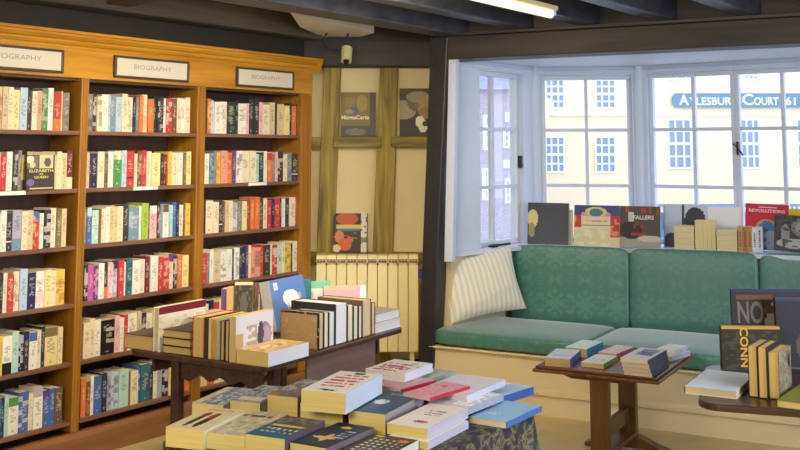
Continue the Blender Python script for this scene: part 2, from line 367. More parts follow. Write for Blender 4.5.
# corner mouldings of the bay
for i, (c, r) in enumerate(((C1, .03), (C2, .035))):
    k = MB(); k.cyl(c+UP*SILL, c+UP*SOFF, r, n=12); struct(k.build('trim_%d' % (i+4), M['white']))
# soffit above the bay, and the outside roof of it
k = MB(); pts = [bw(-.6, .2), bw(-.75, 1.5), bw(.3, 1.75), bw(3.3, 1.4), bw(3.3, .2)]
k.add([p+UP*SOFF for p in pts]+[p+UP*2.62 for p in pts], [(4, 3, 2, 1, 0), (5, 6, 7, 8, 9)]+[(i, (i+1) % 5, 5+(i+1) % 5, 5+i) for i in range(5)]); struct(k.build('ceiling_bay', M['white']))
# moulding under the soffit
for nm, p, q in (('trim_6', C0, C1), ('trim_7', C1, C2), ('trim_8', C2, C3)):
    D = (q-p).normalized(); N = Vector((D.y, -D.x, 0)); k = MB(); k.box(0, (q-p).length, 0, .022, HEAD+.012, HEAD+.035)
    struct(k.build(nm, M['white'], mat=frame(p, D, -N, UP) @ Matrix.Translation((0, -.022, 0)), bevel=.004))
# window sill board
k = MB(); inn = [bw(-.56, .13), bw(-.33, .80), bw(-.22, .83), bw(.42, .92), bw(2.6, 1.0)]
out = [C0+bb*.08, C1-D1*.12, C1, C2, C3]
n = len(inn); vs = [p+UP*(SILL-.03) for p in inn+out]+[p+UP*SILL for p in inn+out]
fs = []
for i in range(n-1):
    fs += [(i, i+1, n+i+1, n+i), (2*n+i, 3*n+i, 3*n+i+1, 2*n+i+1), (i, 2*n+i, 2*n+i+1, i+1), (n+i, n+i+1, 3*n+i+1, 3*n+i)]
fs += [(0, n, 3*n, 2*n), (n-1, 3*n-1, 4*n-1, 2*n-1)]
k.add(vs, fs); struct(k.build('window_sill', M['white'], bevel=.004))
# window stay on the side sill
t = empty('window_stay', frame(C0+D1*(sx0+.06)+UP*(SILL+.001), D1, Vector((-D1.y, D1.x, 0)), UP)); tag(t, 'dark iron window stay lying on the side window sill', 'window stay')
k = MB(); k.cyl((0, -.03, .012), (.26, -.03, .012), .008); k.build('bar', M['chrome'], t)
k = MB(); k.box(.04, .09, -.045, -.015, 0, .022); k.build('rest', M['chrome'], t, bevel=.003)
# right end wall of the bay
k = MB(); a = bw(2.9, -.05); k.hexa([a, a+bd*.1, a+bd*.1+bb*1.6, a+bb*1.6, a+UP*2.52, a+bd*.1+UP*2.52, a+bd*.1+bb*1.6+UP*2.52, a+bb*1.6+UP*2.52]); struct(k.build('wall_bay_end', M['white']))
# ------------------------------------------------------------------ window seat and cushions
t = empty('window_bench', BN); tag(t, 'cream painted built-in window seat base with moulded skirting', 'bench')
k = MB(); k.box(-.66, 2.88, 0, .72, .0, .338); k.build('base_panel', M['creamp'], t)
k = MB(); k.prism([(-.0, .0), (-.022, .0), (-.022, .118), (-.042, .124), (-.042, .14), (-.012, .156), (0, .15)], -.66, 2.88); k.build('skirting', M['creamp'], t)
k = MB(); k.box(-.68, 2.88, -.03, .72, .338, .352); k.build('seat_lip', M['creamp'], t, bevel=.005)
def cushion(name, dims, mat, parent=None, M4=None, puff=.02, seg=(10, 8, 4), rnd=.035):
    w, dp, h = dims; bm = bmesh.new(); bmesh.ops.create_cube(bm, size=1); bmesh.ops.subdivide_edges(bm, edges=bm.edges[:], cuts=7, use_grid_fill=True)
    for v in bm.verts:
        x, y, z = v.co*2
        f = lambda a: math.copysign(1-(1-abs(a))**1.0, a)
        px, py, pz = x*w/2, y*dp/2, z*h/2
        # rounded box
        cx = max(-w/2+rnd, min(w/2-rnd, px)); cy = max(-dp/2+rnd, min(dp/2-rnd, py)); cz = max(-h/2+rnd, min(h/2-rnd, pz))
        dv = Vector((px-cx, py-cy, pz-cz))
        if dv.length > 1e-6: dv = dv.normalized()*rnd
        q = Vector((cx, cy, cz))+dv
        bul = (1-x*x)*(1-y*y)*puff*(1 if z > 0 else 0)*abs(z)
        bulf = (1-x*x)*(1-z*z)*puff*.7*abs(y)*(-1 if y < 0 else 1)
        v.co = (q.x+w/2, q.y+bulf+dp/2, q.z+bul+h/2)
    me = bpy.data.meshes.new(name); bm.to_mesh(me); bm.free(); me.materials.append(mat)
    for p in me.polygons: p.use_smooth = True
    o = bpy.data.objects.new(name, me); COL.objects.link(o)
    ss = o.modifiers.new('s', 'SUBSURF'); ss.levels = 1; ss.render_levels = 1
    if M4 is not None: o.matrix_world = M4
    return o
for i, (s0, s1, lab) in enumerate(((-.665, .365, 'teal damask seat cushion at the end beside the black post'), (.37, 1.215, 'teal damask seat cushion behind the small trestle table'), (1.22, 2.1, 'teal damask seat cushion behind the dark side table'))):
    tag(cushion('seat_cushion', (s1-s0, .725, .108), M['damask'], M4=BN @ Matrix.Translation((s0, -.035, .353)), puff=.008), lab, 'cushion', 'teal cushions of the window seat')
for i, (s0, s1, lab) in enumerate(((-.41, .40, 'teal damask back cushion beside the striped pillow'), (.405, 1.225, 'teal damask back cushion below the stack of cream books'), (1.23, 2.06, 'teal damask back cushion below the crimson book on the sill'))):
    b0 = .68+.14*((s0+s1)/2)
    X = (bd*1+bb*.12).normalized(); N = Vector((-X.y, X.x, 0)); zt = Vector((N.x*.07, N.y*.07, .998)).normalized(); yb = zt.cross(X)
    o = bw(s0, .705+.12*(s0+.38), .40)
    tag(cushion('back_cushion', ((s1-s0)*1.0085, .13, .55), M['damask'], M4=frame(o, X, yb, zt), puff=.004, rnd=.024), lab, 'cushion', 'teal cushions of the window seat')
# striped pillow
def pillow():
    n = 20; k = MB(); W, H, T = .57, .43, .15
    def pt(u, v, sgn):
        x, y = u*2-1, v*2-1
        e = (1-abs(x)**2.4)*(1-abs(y)**2.4)
        px = x*W/2*(1-.07*(1-abs(y)**1.5)*abs(x)); py = y*H/2*(1-.07*(1-abs(x)**1.5)*abs(y))
        wr = .006*math.sin(9*x+5*y)*e+.012*math.exp(-((y+.45-.35*x)/.12)**2)*e
        return Vector((px, py, sgn*(T/2*max(e, 0)**.55)+wr))
    for sg in (1, -1):
        k.add([pt(i/n, j/n, sg) for j in range(n+1) for i in range(n+1)], [(j*(n+1)+i, j*(n+1)+i+1, (j+1)*(n+1)+i+1, (j+1)*(n+1)+i) if sg > 0 else (j*(n+1)+i, (j+1)*(n+1)+i, (j+1)*(n+1)+i+1, j*(n+1)+i+1) for j in range(n) for i in range(n)], 0, None, True)
    BL, BR = PZ(461, 318, .50), PZ(526, 311, .50)
    BLp = bw(-.60, .22, .50); BRp = bw(-.33, .57, .50)
    X = (BRp-BLp).normalized(); N = Vector((X.y, -X.x, 0)); zt = (UP*.93-N*.30).normalized(); X2 = (X+UP*.11).normalized(); zt = (zt-X2*zt.dot(X2)).normalized(); Zf = X2.cross(zt)
    ctr = (BLp+BRp)/2+zt*(H/2)+N*.10+UP*.012-X*.02
    o = k.build('pillow', M['stripe'], mat=frame(ctr, X2, zt, Zf), fix=False)
    tag(o, 'cream and grey striped pillow leaning in the corner of the window seat', 'pillow')
pillow()

# ------------------------------------------------------------------ bookcase
SH = [.198, .498, .80, 1.10, 1.40, 1.707]; DEP = .27
DIV = [(-1.42, -1.36), (-.455, -.405), (.405, .475), (1.372, 1.49)]
bc = empty('bookcase', BK); tag(bc, 'tall honey oak bookcase with moulded cornice filling the side wall', 'bookcase')
k = MB(); k.box(-1.42, 1.49, DEP-.012, DEP, .0, 2.15); k.build('back_panel', M['back'], bc)
for a, b in DIV:
    k = MB(); k.box(a, b, 0, DEP-.013, 0.14, 1.99); k.build('upright', M['upright'], bc, bevel=.004)
    k = MB(); c = (a+b)/2; w = (b-a)/2
    for q in (-.45, .45): k.box(c+q*w-.004, c+q*w+.004, -.004, .002, .14, 1.985)
    k.build('bead', M['upright'], bc.children[-1] if False else bc)
for i in range(3):
    a, b = DIV[i][1], DIV[i+1][0]
    for z in SH:
        k = MB(); k.box(a+.001, b-.001, .008, DEP-.013, z-.022, z); k.build('shelf', M['shelf'], bc, bevel=.003)
    k = MB(); k.box(a+.001, b-.001, .02, DEP-.013, 1.975, 1.99); k.build('top_board', M['back'], bc)
k = MB(); k.box(-1.42, 1.49, -.002, DEP-.013, 1.99, 2.15); k.build('fascia', M['honey'], bc)
prof = [(0, 2.145), (-.012, 2.145), (-.012, 2.158), (-.022, 2.164), (-.030, 2.176), (-.030, 2.184), (-.046, 2.190), (-.060, 2.204), (-.060, 2.214), (-.072, 2.218), (-.072, 2.232), (0, 2.232)]
k = MB(); k.prism(prof, -1.42, 1.49)
k.prism([(1.489-p[0]*.45, p[1]) for p in prof], -.072, DEP, 'Y')
k.build('cornice', M['honey'], bc)
k = MB(); k.box(-1.43, 1.495, -.03, DEP-.013, 0, .112); k.prism([(-.03, .112), (-.022, .14), (.02, .14), (.02, .112)], -1.43, 1.495); k.build('plinth', M['plinthw'], bc, bevel=.004)
for x0, x1, yy, zi in ((134, 158, 187, 4), (249, 267, 182, 4), (0, 26, 193, 4)):
    a = tx(x0, yy)[0]; b = tx(x1, yy)[0]; k = MB(); k.box(a, b, .002, .0075, SH[zi]-.02, SH[zi]-.001)
    o = k.build('shelf_label', M['cardwhite'], bc); o['label'] = 'white card strip'
# signs on the fascia
for nm, (xa, xb), vis, lab in (('a', (-1.145, -.590), 'BIOGRAPHY', 'cream BIOGRAPHY sign in dark frame above the bookcase bay cut off by the photo edge'),
                          ('b', (-.251, .312), 'BIOGRAPHY', 'cream BIOGRAPHY sign in dark frame above the middle bookcase bay'),
                          ('c', (.722, 1.276), 'BIOGRAPHY', 'cream BIOGRAPHY sign in dark frame above the bay beside the timbered wall')):
    w = xb-xa; z0, z1 = 2.006, 2.131
    t = empty('shelf_sign', BK @ Matrix.Translation((xa, -.004, z0))); tag(t, lab, 'sign', 'BIOGRAPHY signs on the bookcase')
    h = z1-z0; k = MB(); k.box(0, w, -.018, 0, 0, .014); k.box(0, w, -.018, 0, h-.014, h); k.box(0, .016, -.018, 0, .014, h-.014); k.box(w-.016, w, -.018, 0, .014, h-.014)
    k.build('sign_frame', M['signframe'], t, bevel=.004)
    k = MB(); k.box(.014, w-.014, -.012, -.001, .012, h-.012); c = k.build('card', M['signcard'], t)
    k = MB(); put_text(k, vis, (w/2, -.0125, h/2+.006), (1, 0, 0), (0, 0, 1), w*.50, h*.21, (1, 1, 1, 1), bold=.0); k.build('lettering', M['ink'], t)

# ------------------------------------------------------------------ shelf books
PAL = dict(w=(L(232, 228, 218), 'white'), c=(L(230, 214, 180), 'cream'), i=(L(212, 190, 142), 'buff'), Y=(L(232, 216, 140), 'pale yellow'), y=(L(226, 188, 40), 'yellow'),
 o=(L(226, 112, 30), 'orange'), l=(L(228, 150, 122), 'salmon'), p=(L(234, 176, 178), 'pink'), r=(L(204, 42, 44), 'red'), m=(L(122, 30, 44), 'maroon'), M=(L(206, 72, 170), 'magenta'),
 P=(L(98, 58, 132), 'purple'), v=(L(176, 168, 196), 'lavender'), n=(L(38, 44, 86), 'navy'), B=(L(62, 104, 178), 'blue'), s=(L(180, 202, 222), 'pale blue'), S=(L(112, 148, 172), 'steel blue'),
 a=(L(172, 214, 200), 'mint'), t=(L(36, 112, 126), 'teal'), d=(L(34, 66, 54), 'dark green'), g=(L(62, 146, 72), 'green'), G=(L(152, 194, 36), 'lime'), k=(L(132, 128, 122), 'grey'), e=(L(58, 56, 60), 'charcoal'),
 b=(L(26, 24, 26), 'black'), z=(L(116, 84, 58), 'brown'), q=(L(124, 112, 62), 'olive'))
ORD = 'first second third fourth fifth sixth seventh eighth ninth tenth eleventh twelfth thirteenth fourteenth fifteenth sixteenth seventeenth eighteenth nineteenth twentieth twenty-first twenty-second twenty-third twenty-fourth twenty-fifth twenty-sixth twenty-seventh twenty-eighth twenty-ninth thirtieth'.split()
ROWN = ['bottom', 'fifth', 'fourth', 'third', 'second', 'top']
for q in list(PAL):
    c = PAL[q][0]; gy = .3*c[0]+.6*c[1]+.1*c[2]; PAL[q] = (tuple(x*.86+y*.14 for x, y in zip(c[:3], (gy*1.05, gy, gy*.9)))+(1,), PAL[q][1])
def lum(c): return .2*c[0]+.7*c[1]+.1*c[2]
PAGE = L(226, 208, 158)
rb = random.Random(11)
def shelf_book(spec, w, dep, h, lean=0):
    base = PAL[spec[0]][0]; mods = spec[1:]; top = bot = band = speck = None; title = True; i = 0
    while i < len(mods):
        ch = mods[i]
        if ch == '^': top = PAL[mods[i+1]][0]; i += 2
        elif ch == '_': bot = PAL[mods[i+1]][0]; i += 2
        elif ch == '-': band = PAL[mods[i+1]][0]; i += 2
        elif ch == '*': speck = PAL[mods[i+1]][0]; i += 2
        elif ch == '.': title = False; i += 1
        else: i += 1
    ink = L(70, 56, 48) if lum(base) > .3 else L(226, 214, 186)
    if lum(base) > .3 and rb.random() < .3: ink = rb.choice([L(150, 40, 40), L(50, 70, 120), L(120, 100, 60)])
    k = MB(); nx, nz = 5, 30; t0 = rb.uniform(.3, .45); t1 = rb.uniform(.72, .9); a0 = rb.uniform(.08, .12); pcell = {}
    soft = lambda c, f: tuple(x*(1-f)+y*f for x, y in zip(base, c))
    def fn(u, v):
        c = base
        if top and v > .76: c = top
        if bot and v < .3: c = bot
        if band and .22 < v < .28: c = band
        if speck and .12 < v < .9:
            key = (int(u*2), int(v*9))
            if key not in pcell: pcell[key] = rb.random()
            if pcell[key] < .4: c = tuple(x*.5+y*.5 for x, y in zip(c, speck))
        if title and .2 < u < .8 and t0 < v < t1 and rb.random() < (.62 if .4 < u < .6 else .4): c = tuple(x*.62+y*.38 for x, y in zip(c, ink))
        if title and .3 < u < .7 and a0-.03 < v < a0+.02: c = tuple(x*.55+y*.45 for x, y in zip(c, ink))
        return c
    hard = rb.random() < .35; bt = .0022 if hard else .0009
    k.grid((0, 0, 0), (w, 0, 0), (0, 0, h), nx, nz, fn)
    side = top if False else base
    k.add([(0, 0, 0), (0, dep, 0), (0, dep, h), (0, 0, h), (bt, .001, 0), (bt, dep, 0), (bt, dep, h), (bt, .001, h)], [(3, 2, 1, 0), (4, 5, 6, 7), (0, 1, 5, 4), (1, 2, 6, 5), (3, 7, 6, 2)], 0, side)
    k.add([(w, 0, 0), (w, dep, 0), (w, dep, h), (w, 0, h), (w-bt, .001, 0), (w-bt, dep, 0), (w-bt, dep, h), (w-bt, .001, h)], [(0, 1, 2, 3), (7, 6, 5, 4), (4, 5, 1, 0), (5, 6, 2, 1), (2, 6, 7, 3)], 0, side)
    k.add([(0, 0, h), (w, 0, h), (w, .002, h), (0, .002, h), (0, 0, 0), (w, 0, 0), (w, .002, 0), (0, .002, 0)], [(0, 1, 2, 3), (7, 6, 5, 4), (3, 2, 6, 7)], 0, base)
    pg = PAGE if rb.random() < .7 else L(228, 222, 204); r = .003 if hard else .0
    k.box(bt, w-bt, .002, dep-r-.0005, r+.0003, h-r-.0005, 1, pg)
    return k
ROWS = {   # (bay, row from the bottom) : left px, right px, py at the shelf, spec
 (0, 5): (-13, 69, 131, 'r5*i i5*w i4*r i5 c5 Y6 s7 e4 c5 l4 g6*i w5! r7_o Y1. k6*z'),
 (0, 4): (-14, 73, 190, 'r8 c7 r6 w6 e5*w k4*e y6_z z7. z13. i9. c5 i6 m6_c'),
 (0, 3): (-14, 66, 250, 'w8 c7 w6*s e6-w v9_S c6 i6 r6^B*y w4 e7*w c6 q5 i5'),
 (0, 2): (-14, 65, 306, 'd8 w6 e3 c4 r7 c6*z s8 n8 w9*p Y7 c5 y9*r'),
 (0, 1): (-14, 63, 366, 'n7 s6 y4 w10_b a7 n5^v*w e5^n w8^B c5 n4! Y13^q c5'),
 (0, 0): (-14, 62, 425, 'S6 n5 B4 n3 a4 w10^g B10*w Y4*w w9!^v B7^P B5 z7'),
 (1, 5): (88.5, 191, 131.5, 'k5*e e4*c c5*e w7 s2 S6 s6 c6 c6*k n3 k3 o4 c5*o o6 d4 e6*c w3 r6*w z5 c5 w5 c5'),
 (1, 4): (86.5, 191, 188, 'p3*c e3 n6 c7 z4 w6 g8^c*g s5 r8-b c3 z5*l r5 c5 Y9 e3 m5*r y4 c7 w5 q3 Y5'),
 (1, 3): (84.5, 190, 242, 'k3 B5^s a7*w z3. c5 w4 i5 i4 c6 e5 S11*s w3 G7 m2 p8^w*v e3*p S3 w6^z s2 a3 B4 n3 c4 z2 y5'),
 (1, 2): (84, 189, 297, 'e4*w M6 P5*p w6 e4_o p5*w v6^n*w r6 w3 t6*n w8 c6 m5 w8 r6 r6*p c5^P e4*w o5 Y7'),
 (1, 1): (83, 189, 355, 'c7 c5 w7 b14*w p5 w4 r4 w9 i4 n5*w w6 i10 c8 z7 o7 Y6'),
 (1, 0): (81, 190, 408, 'o5 z4*o w3 B8 n5 v5*e s7*e a9*s z2. c7 B3*w t9*n e4 w4 v4 n6*w Y6 w5 v3 o7'),
 (2, 5): (206, 301, 134, 'e2. o4*Y s3 w7 w7*p e8*g d3 w9*p p3 e5!*d e5! p4 c7 i6 e2. i8 Y5 d3 o5 e4'),
 (2, 4): (205.5, 298.5, 182, 'w5 S5*e k3 y4*o l7 o6*r P4 w6*e c8 c7 a4 d5*t w3 o6^r k3 p3 e6*w c4 k5*B e7-w'),
 (2, 3): (204, 299, 231, 'e2. c8 c6 e4-w z3 i4 c4 v5*w k5 Y5*c z5*r o4 o5 e4*z c4 r5 n3 r6*o e2 w4 e4 c6 r4'),
 (2, 2): (203, 297.5, 280, 'r5 k3 w4 i8*p w6*e w6 n2 w6*k e3 n4 P3 c3 l10*z r4 e7*d c2 r5*w a5*q c3 y7*q n2 c5'),
 (2, 1): (202, 295, 327, 'w6 n5 r5 c8 e5 w6 o4 S6 c7 z4 m5 w7 B4 Y6 k5'),
 (2, 0): (201, 293, 378, 'Y6 o5 w6 c4 r4 p6 w6 n5 c7 t5 w6 e5 i6 a5'),
}
books_made = []
import re as _re
BAYN = ['on the %s shelf of the bay cut off by the photo edge', 'along the %s shelf of the middle bay', 'along the %s shelf of the bay beside the timbered wall']
YS = .022
KEEP = 186; rest = []; allb = []
for (bay, row), (xl, xr, py, spec) in ROWS.items():
    items = _re.findall(r'([A-Za-z])(\d+)(\S*)', spec)
    tl_, tr_ = tx(xl, py, YS)[0], tx(xr, py, YS)[0]
    tot = sum(int(i[1]) for i in items)
    # widths are pixels; nearer pixels cover less of the shelf, so map each edge through the camera
    x = xl; n = len(items)
    avgh = .192 if row != 5 else .205
    edges = [tx(xl+(xr-xl)*sum(int(q[1]) for q in items[:j])/tot, py, YS)[0] for j in range(n+1)]
    for j, (c, wpx, mods) in enumerate(items):
        if bay == 0 and row == 4 and j in (7, 8, 9) and j == 8: pass
        a, b = edges[j], edges[j+1]; w = max(.006, b-a-.0012)
        h = avgh+rb.uniform(-.014, .012)+(.018 if '!' in mods else 0); dep = min(.235, rb.uniform(.125, .15))
        if w < .012: h -= .008
        k = shelf_book(c+mods.replace('!', ''), w, dep, h)
        jit = rb.uniform(0, .012)
        q_ = P0+d*a; share = (w*.57*F/q_.y)*(h*F/q_.y)*(.12 if bay == 2 and row < 2 else 1)
        cols = [PAL[c][1]]+[PAL[q][1] for q in _re.findall(r'[\^_*\-]([A-Za-z])', mods)][:1]
        nm = ' and '.join(dict.fromkeys(cols))
        if bay == 0: lab = f'{nm} book, {ORD[n-1-j]} in from the divider, {ROWN[row]} shelf, cut-off bay'
        elif bay == 1: lab = f'{nm} book, {ORD[j]} along the {ROWN[row]} shelf of the middle bay'
        else: lab = f'{nm} book, {ORD[j]} along the {ROWN[row]} shelf beside the timbered wall'
        allb.append((share, k, (a, YS+jit, SH[row]+.0005), lab, f'books on the {ROWN[row]} shelf of the {["cut-off", "middle", "end"][bay]} bay'))
cut = sorted(q[0] for q in allb)[-KEEP]
for share, k, loc, lab, grp in allb:
    if share < cut: rest.append((k, loc)); continue
    tag(k.build('book', [M['cover'], M['paper']], mat=BK @ Matrix.Translation(loc), fix=False), lab, 'book', grp)
k = MB()
for q, (x, y, z) in rest:
    b0 = len(k.v); k.v += [(v[0]+x, v[1]+y, v[2]+z) for v in q.v]; k.f += [tuple(i+b0 for i in f) for f in q.f]; k.mi += q.mi; k.c += q.c; k.sm += q.sm
tag(k.build('slim_books', [M['cover'], M['paper']], mat=BK, fix=False), 'remaining slim books among the rows on the oak bookcase shelves', 'book', kind='stuff')
print('REST', len(rest))
# ------------------------------------------------------------------ full books (cover + page block)
def paint(base, shapes, seed=0):
    lat = {}
    def lt(i, j, q):
        key = (i, j, q)
        if key not in lat: lat[key] = random.Random(seed*7919+i*131+j*17+q*3571).random()
        return lat[key]
    def vn(u, v, q):
        x, y = u*11, v*14; i, j = int(x), int(y); a, b = x-i, y-j; a = a*a*(3-2*a); b = b*b*(3-2*b)
        return (lt(i, j, q)*(1-a)+lt(i+1, j, q)*a)*(1-b)+(lt(i, j+1, q)*(1-a)+lt(i+1, j+1, q)*a)*b
    def fn(u, v):
        c = base
        for q, s in enumerate(shapes):
            if s[0] == 'r' and s[1] <= u <= s[3] and s[2] <= v <= s[4]: c = s[5]
            elif s[0] == 't' and s[1] <= u <= s[3] and s[2] <= v <= s[4] and int((v-s[2])/(s[4]-s[2])*(2*s[6]-1)) % 2 == 0 and lt(int(u*30), int((v-s[2])/(s[4]-s[2])*(2*s[6]-1)), q) < .72: c = s[5]
            elif s[0] == 'e' and ((u-s[1])/s[3])**2+((v-s[2])/s[4])**2 <= 1: c = s[5]
            elif s[0] == 'n' and (len(s) < 4 or (s[3] <= u <= s[5] and s[4] <= v <= s[6])) and vn(u, v, q) < .5+(s[1]-.5)*.62: c = tuple(x*.25+y*.75 for x, y in zip(c, s[2]))
            elif s[0] == 'd' and (int(u*s[1]) % 2 == 0) and (int(v*s[2]) % 2 == 0) and s[4] <= u <= s[6] and s[5] <= v <= s[7]: c = s[3]
        return c
    return fn
def full_book(M4, w, h, t, cover, label, spine=None, page=None, art=None, art2=None, spine_right=False, hard=False, text=(), text2=(), seed=0, group=None, gloss=False, nx=18, ny=26, name='book', spine_text=None):
    """local frame: x across from one long edge, y up the page, z through the thickness; faces z=t (art) and z=0 (art2)"""
    root = empty(name, M4); tag(root, label, 'book', group)
    spine = spine or cover; page = page or L(232, 212, 150)
    bt = .0028 if hard else .001; ov = .0035 if hard else .0006
    k = MB(); f1 = paint(cover, art or [], seed); f2 = paint(cover, art2 or [], seed+1)
    nx, ny = (max(nx, 36), max(ny, 48)) if (art or art2) else (1, 1)
    # front board
    for z0, z1, top in ((t-bt, t, True), (0, bt, False)):
        k.grid((0, 0, t) if top else (w, 0, 0), (w, 0, 0) if top else (-w, 0, 0), (0, h, 0), nx, ny, f1 if top else f2)
        zi = z0 if top else z1; zo = t if top else 0
        k.add([(0, 0, zi), (w, 0, zi), (w, h, zi), (0, h, zi), (0, 0, zo), (w, 0, zo), (w, h, zo), (0, h, zo)], [(3, 2, 1, 0) if top else (0, 1, 2, 3), (0, 1, 5, 4), (1, 2, 6, 5), (2, 3, 7, 6), (3, 0, 4, 7)], 0, cover)
    x0, x1 = (w-bt, w) if spine_right else (0, bt)
    if spine_right: x1 += .0002
    else: x0 -= .0002
    k.box(x0, x1, 0, h, 0.0, t, 0, spine)
    eps = .0004
    for s, u, v, wd, ht, c in text: put_text(k, s, (u*w, v*h, t+eps), (1, 0, 0), (0, 1, 0), wd*w, ht*h, c)
    for s, u, v, wd, ht, c in text2: put_text(k, s, (u*w, v*h, -eps), (-1, 0, 0), (0, 1, 0), wd*w, ht*h, c)
    if spine_text:
        c = spine_text; r = random.Random(seed+5); xs = (w+.0004) if spine_right else -.0004; sg = 1 if spine_right else -1
        y = h*.2
        while y < h*.8:
            q = r.uniform(.006, .014)
            k.add([(xs, y, t*.35), (xs, y+q, t*.35), (xs, y+q, t*.65), (xs, y, t*.65)], [(0, 1, 2, 3)], 0, c); y += q+r.uniform(.003, .007)
    k.build('cover', [M['gloss'] if gloss else M['cover']], root, fix=False)
    k = MB()
    pa, pb = (bt, w-ov) if not spine_right else (ov, w-bt)
    k.box(pa, pb, ov, h-ov, bt, t-bt, 0, page); k.build('page_block', M['paper'], root, fix=False)
    return root
W, CR, INK = L(236, 234, 228), L(236, 224, 190), L(40, 38, 42)
footprints = []
def flat(label, A, B, C, zt, t, cover, **kw):
    """a book lying flat: pixels of three corners of its upper face (near-left, near, far-right) and the height of that face"""
    a, b, c = (PZ(*q, zt) for q in (A, B, C))
    X = (b-a); Yv = (c-b); X.z = Yv.z = 0; w, h = X.length, Yv.length
    ang = (math.atan2(X.y, X.x)+math.atan2(Yv.y, Yv.x)-PI/2)/2
    X = Vector((math.cos(ang), math.sin(ang), 0)); Yv = Vector((-X.y, X.x, 0))
    ctr = (a+c)/2; sc_ = kw.pop('scale', 1.0); w *= sc_; h *= sc_
    o = ctr-X*(w/2)-Yv*(h/2); o.z = zt-t
    footprints.append((label, o, X, Yv, w, h, zt-t, zt))
    return full_book(frame(o, X, Yv, UP), w, h, t, cover, label, **kw)

# ------------------------------------------------------------------ front table under the patterned cloth
FT = .645
tt = Matrix(((d.x, m.x), (d.y, m.y)))
def uv(p): q = p-P0; return q.dot(d), q.dot(m)
R, Lc = PZ(531, 414, FT), PZ(167, 441, FT)
uR, vR = uv(R); uL, vL = uv(Lc)
U0, U1 = uL-.02, uR+.02; V0, V1 = vR, vL
farL = PZ(262, 384, FT); U1 = max(U1, uv(farL)[0]+.03)
FTM = frame(P0+d*U0+m*V0, d, m, UP); fw_, fd_ = U1-U0, V1-V0
t = empty('display_table', FTM); tag(t, 'low display table under the dark patterned cloth', 'table')
k = MB(); k.box(.01, fw_-.01, .01, fd_-.01, FT-.03, FT-.004); k.build('tabletop', M['tabdark'], t)
for x in (.05, fw_-.10):
    for y in (.05, fd_-.10):
        k = MB(); k.box(x, x+.05, y, y+.05, 0, FT-.03); k.build('leg', M['tabdark'], t)
def cloth():
    k = MB(); per = []; N = 180; Lp = 2*(fw_+fd_); drop = .34
    for i in range(N):
        s = Lp*i/N
        if s < fw_: p = (s, 0); nrm = (0, -1)
        elif s < fw_+fd_: p = (fw_, s-fw_); nrm = (1, 0)
        elif s < 2*fw_+fd_: p = (2*fw_+fd_-s, fd_); nrm = (0, 1)
        else: p = (0, Lp-s); nrm = (-1, 0)
        per.append((p, nrm, s))
    rows = 9; vs = []
    for j in range(rows):
        f = j/(rows-1)
        for (p, nrm, s) in per:
            # corners hang fuller
            dc = min(math.hypot(p[0]-a, p[1]-b) for a in (0, fw_) for b in (0, fd_))
            amp = f*(.012+.03*math.exp(-(dc/.12)**2))
            off = .004+amp*(1+math.sin(s*38+1.3*math.sin(s*7)))+f*.012
            vs.append((p[0]+nrm[0]*off, p[1]+nrm[1]*off, FT-.001-f*drop-(.003 if j else 0)))
    fs = [(j*N+i, j*N+(i+1) % N, (j+1)*N+(i+1) % N, (j+1)*N+i) for j in range(rows-1) for i in range(N)]
    k.add(vs, fs, 0, None, True); k.add(vs[:N], [tuple(range(N))])
    o = k.build('tablecloth', M['cloth'], mat=FTM)
    sd = o.modifiers.new('t', 'SOLIDIFY'); sd.thickness = .002; sd.offset = -1
    tag(o, 'dark tablecloth with gold pattern hanging over the front display table', 'tablecloth')
cloth()
T0 = FT
YP = L(238, 214, 132)
g = 'books piled on the front display table'
RED = L(196, 48, 52)
# big white book with red lettering on its twin
flat('thick white book with red lettering on top of the front pile', (295.5, 389.5), (342, 392.3), (387.5, 374), T0+.152, .068, W, spine=L(196, 206, 226), spine_right=True, page=YP, group=g, seed=3, nx=26, ny=36,
     art=[('t', .16, .24, .84, .84, L(204, 84, 78), 5), ('r', .3, .04, .72, .13, INK), ('n', .45, W, .3, .04, .72, .13), ('r', .42, .88, .66, .96, INK)])
flat('thick cream-edged book lying under the white book with red lettering', (294, 402.5), (340, 406), (385, 388), T0+.083, .083, L(90, 60, 50), spine=L(120, 90, 80), spine_right=True, page=YP, group=g, scale=.97)
flat('slate blue book with white round emblem beside the white red-lettered book', (347, 410), (384.5, 414), (425.5, 394), T0+.078, .077, L(66, 92, 112), spine=L(158, 150, 156), spine_right=True, page=YP, group=g, seed=4, nx=26, ny=34,
     art=[('e', .36, .48, .2, .11, L(214, 216, 206)), ('n', .3, L(120, 150, 150), .16, .37, .56, .59), ('t', .2, .82, .8, .9, L(150, 170, 180), 2)])
flat('white paperback with small red mark, near corner of the cloth', (386, 423), (426.7, 428.5), (469, 408), T0+.062, .034, L(232, 224, 218), spine=L(190, 186, 206), spine_right=True, page=YP, group=g, seed=5, nx=26, ny=34,
     art=[('e', .6, .22, .18, .06, L(206, 120, 120)), ('n', .5, INK, .5, .2, .68, .24), ('t', .3, .5, .75, .72, L(150, 148, 150), 3)])
flat('white paperback lying under the one with the small red mark', (387, 436), (427.5, 442), (469.5, 420.5), T0+.027, .027, L(230, 222, 214), spine=L(196, 192, 210), spine_right=True, page=YP, group=g, scale=.98)
flat('navy book with gold figure on the cover, in the front row of the pile', (287, 442), (325, 447.5), (377, 427.5), T0+.045, .045, L(44, 48, 72), spine=L(112, 104, 112), spine_right=True, page=YP, group=g, seed=6, nx=28, ny=40,
     art=[('e', .45, .35, .3, .05, L(206, 184, 110)), ('e', .5, .36, .08, .16, L(206, 184, 110)), ('e', .45, .82, .14, .05, L(214, 190, 40)), ('t', .6, .4, .88, .7, L(178, 184, 210), 4)])
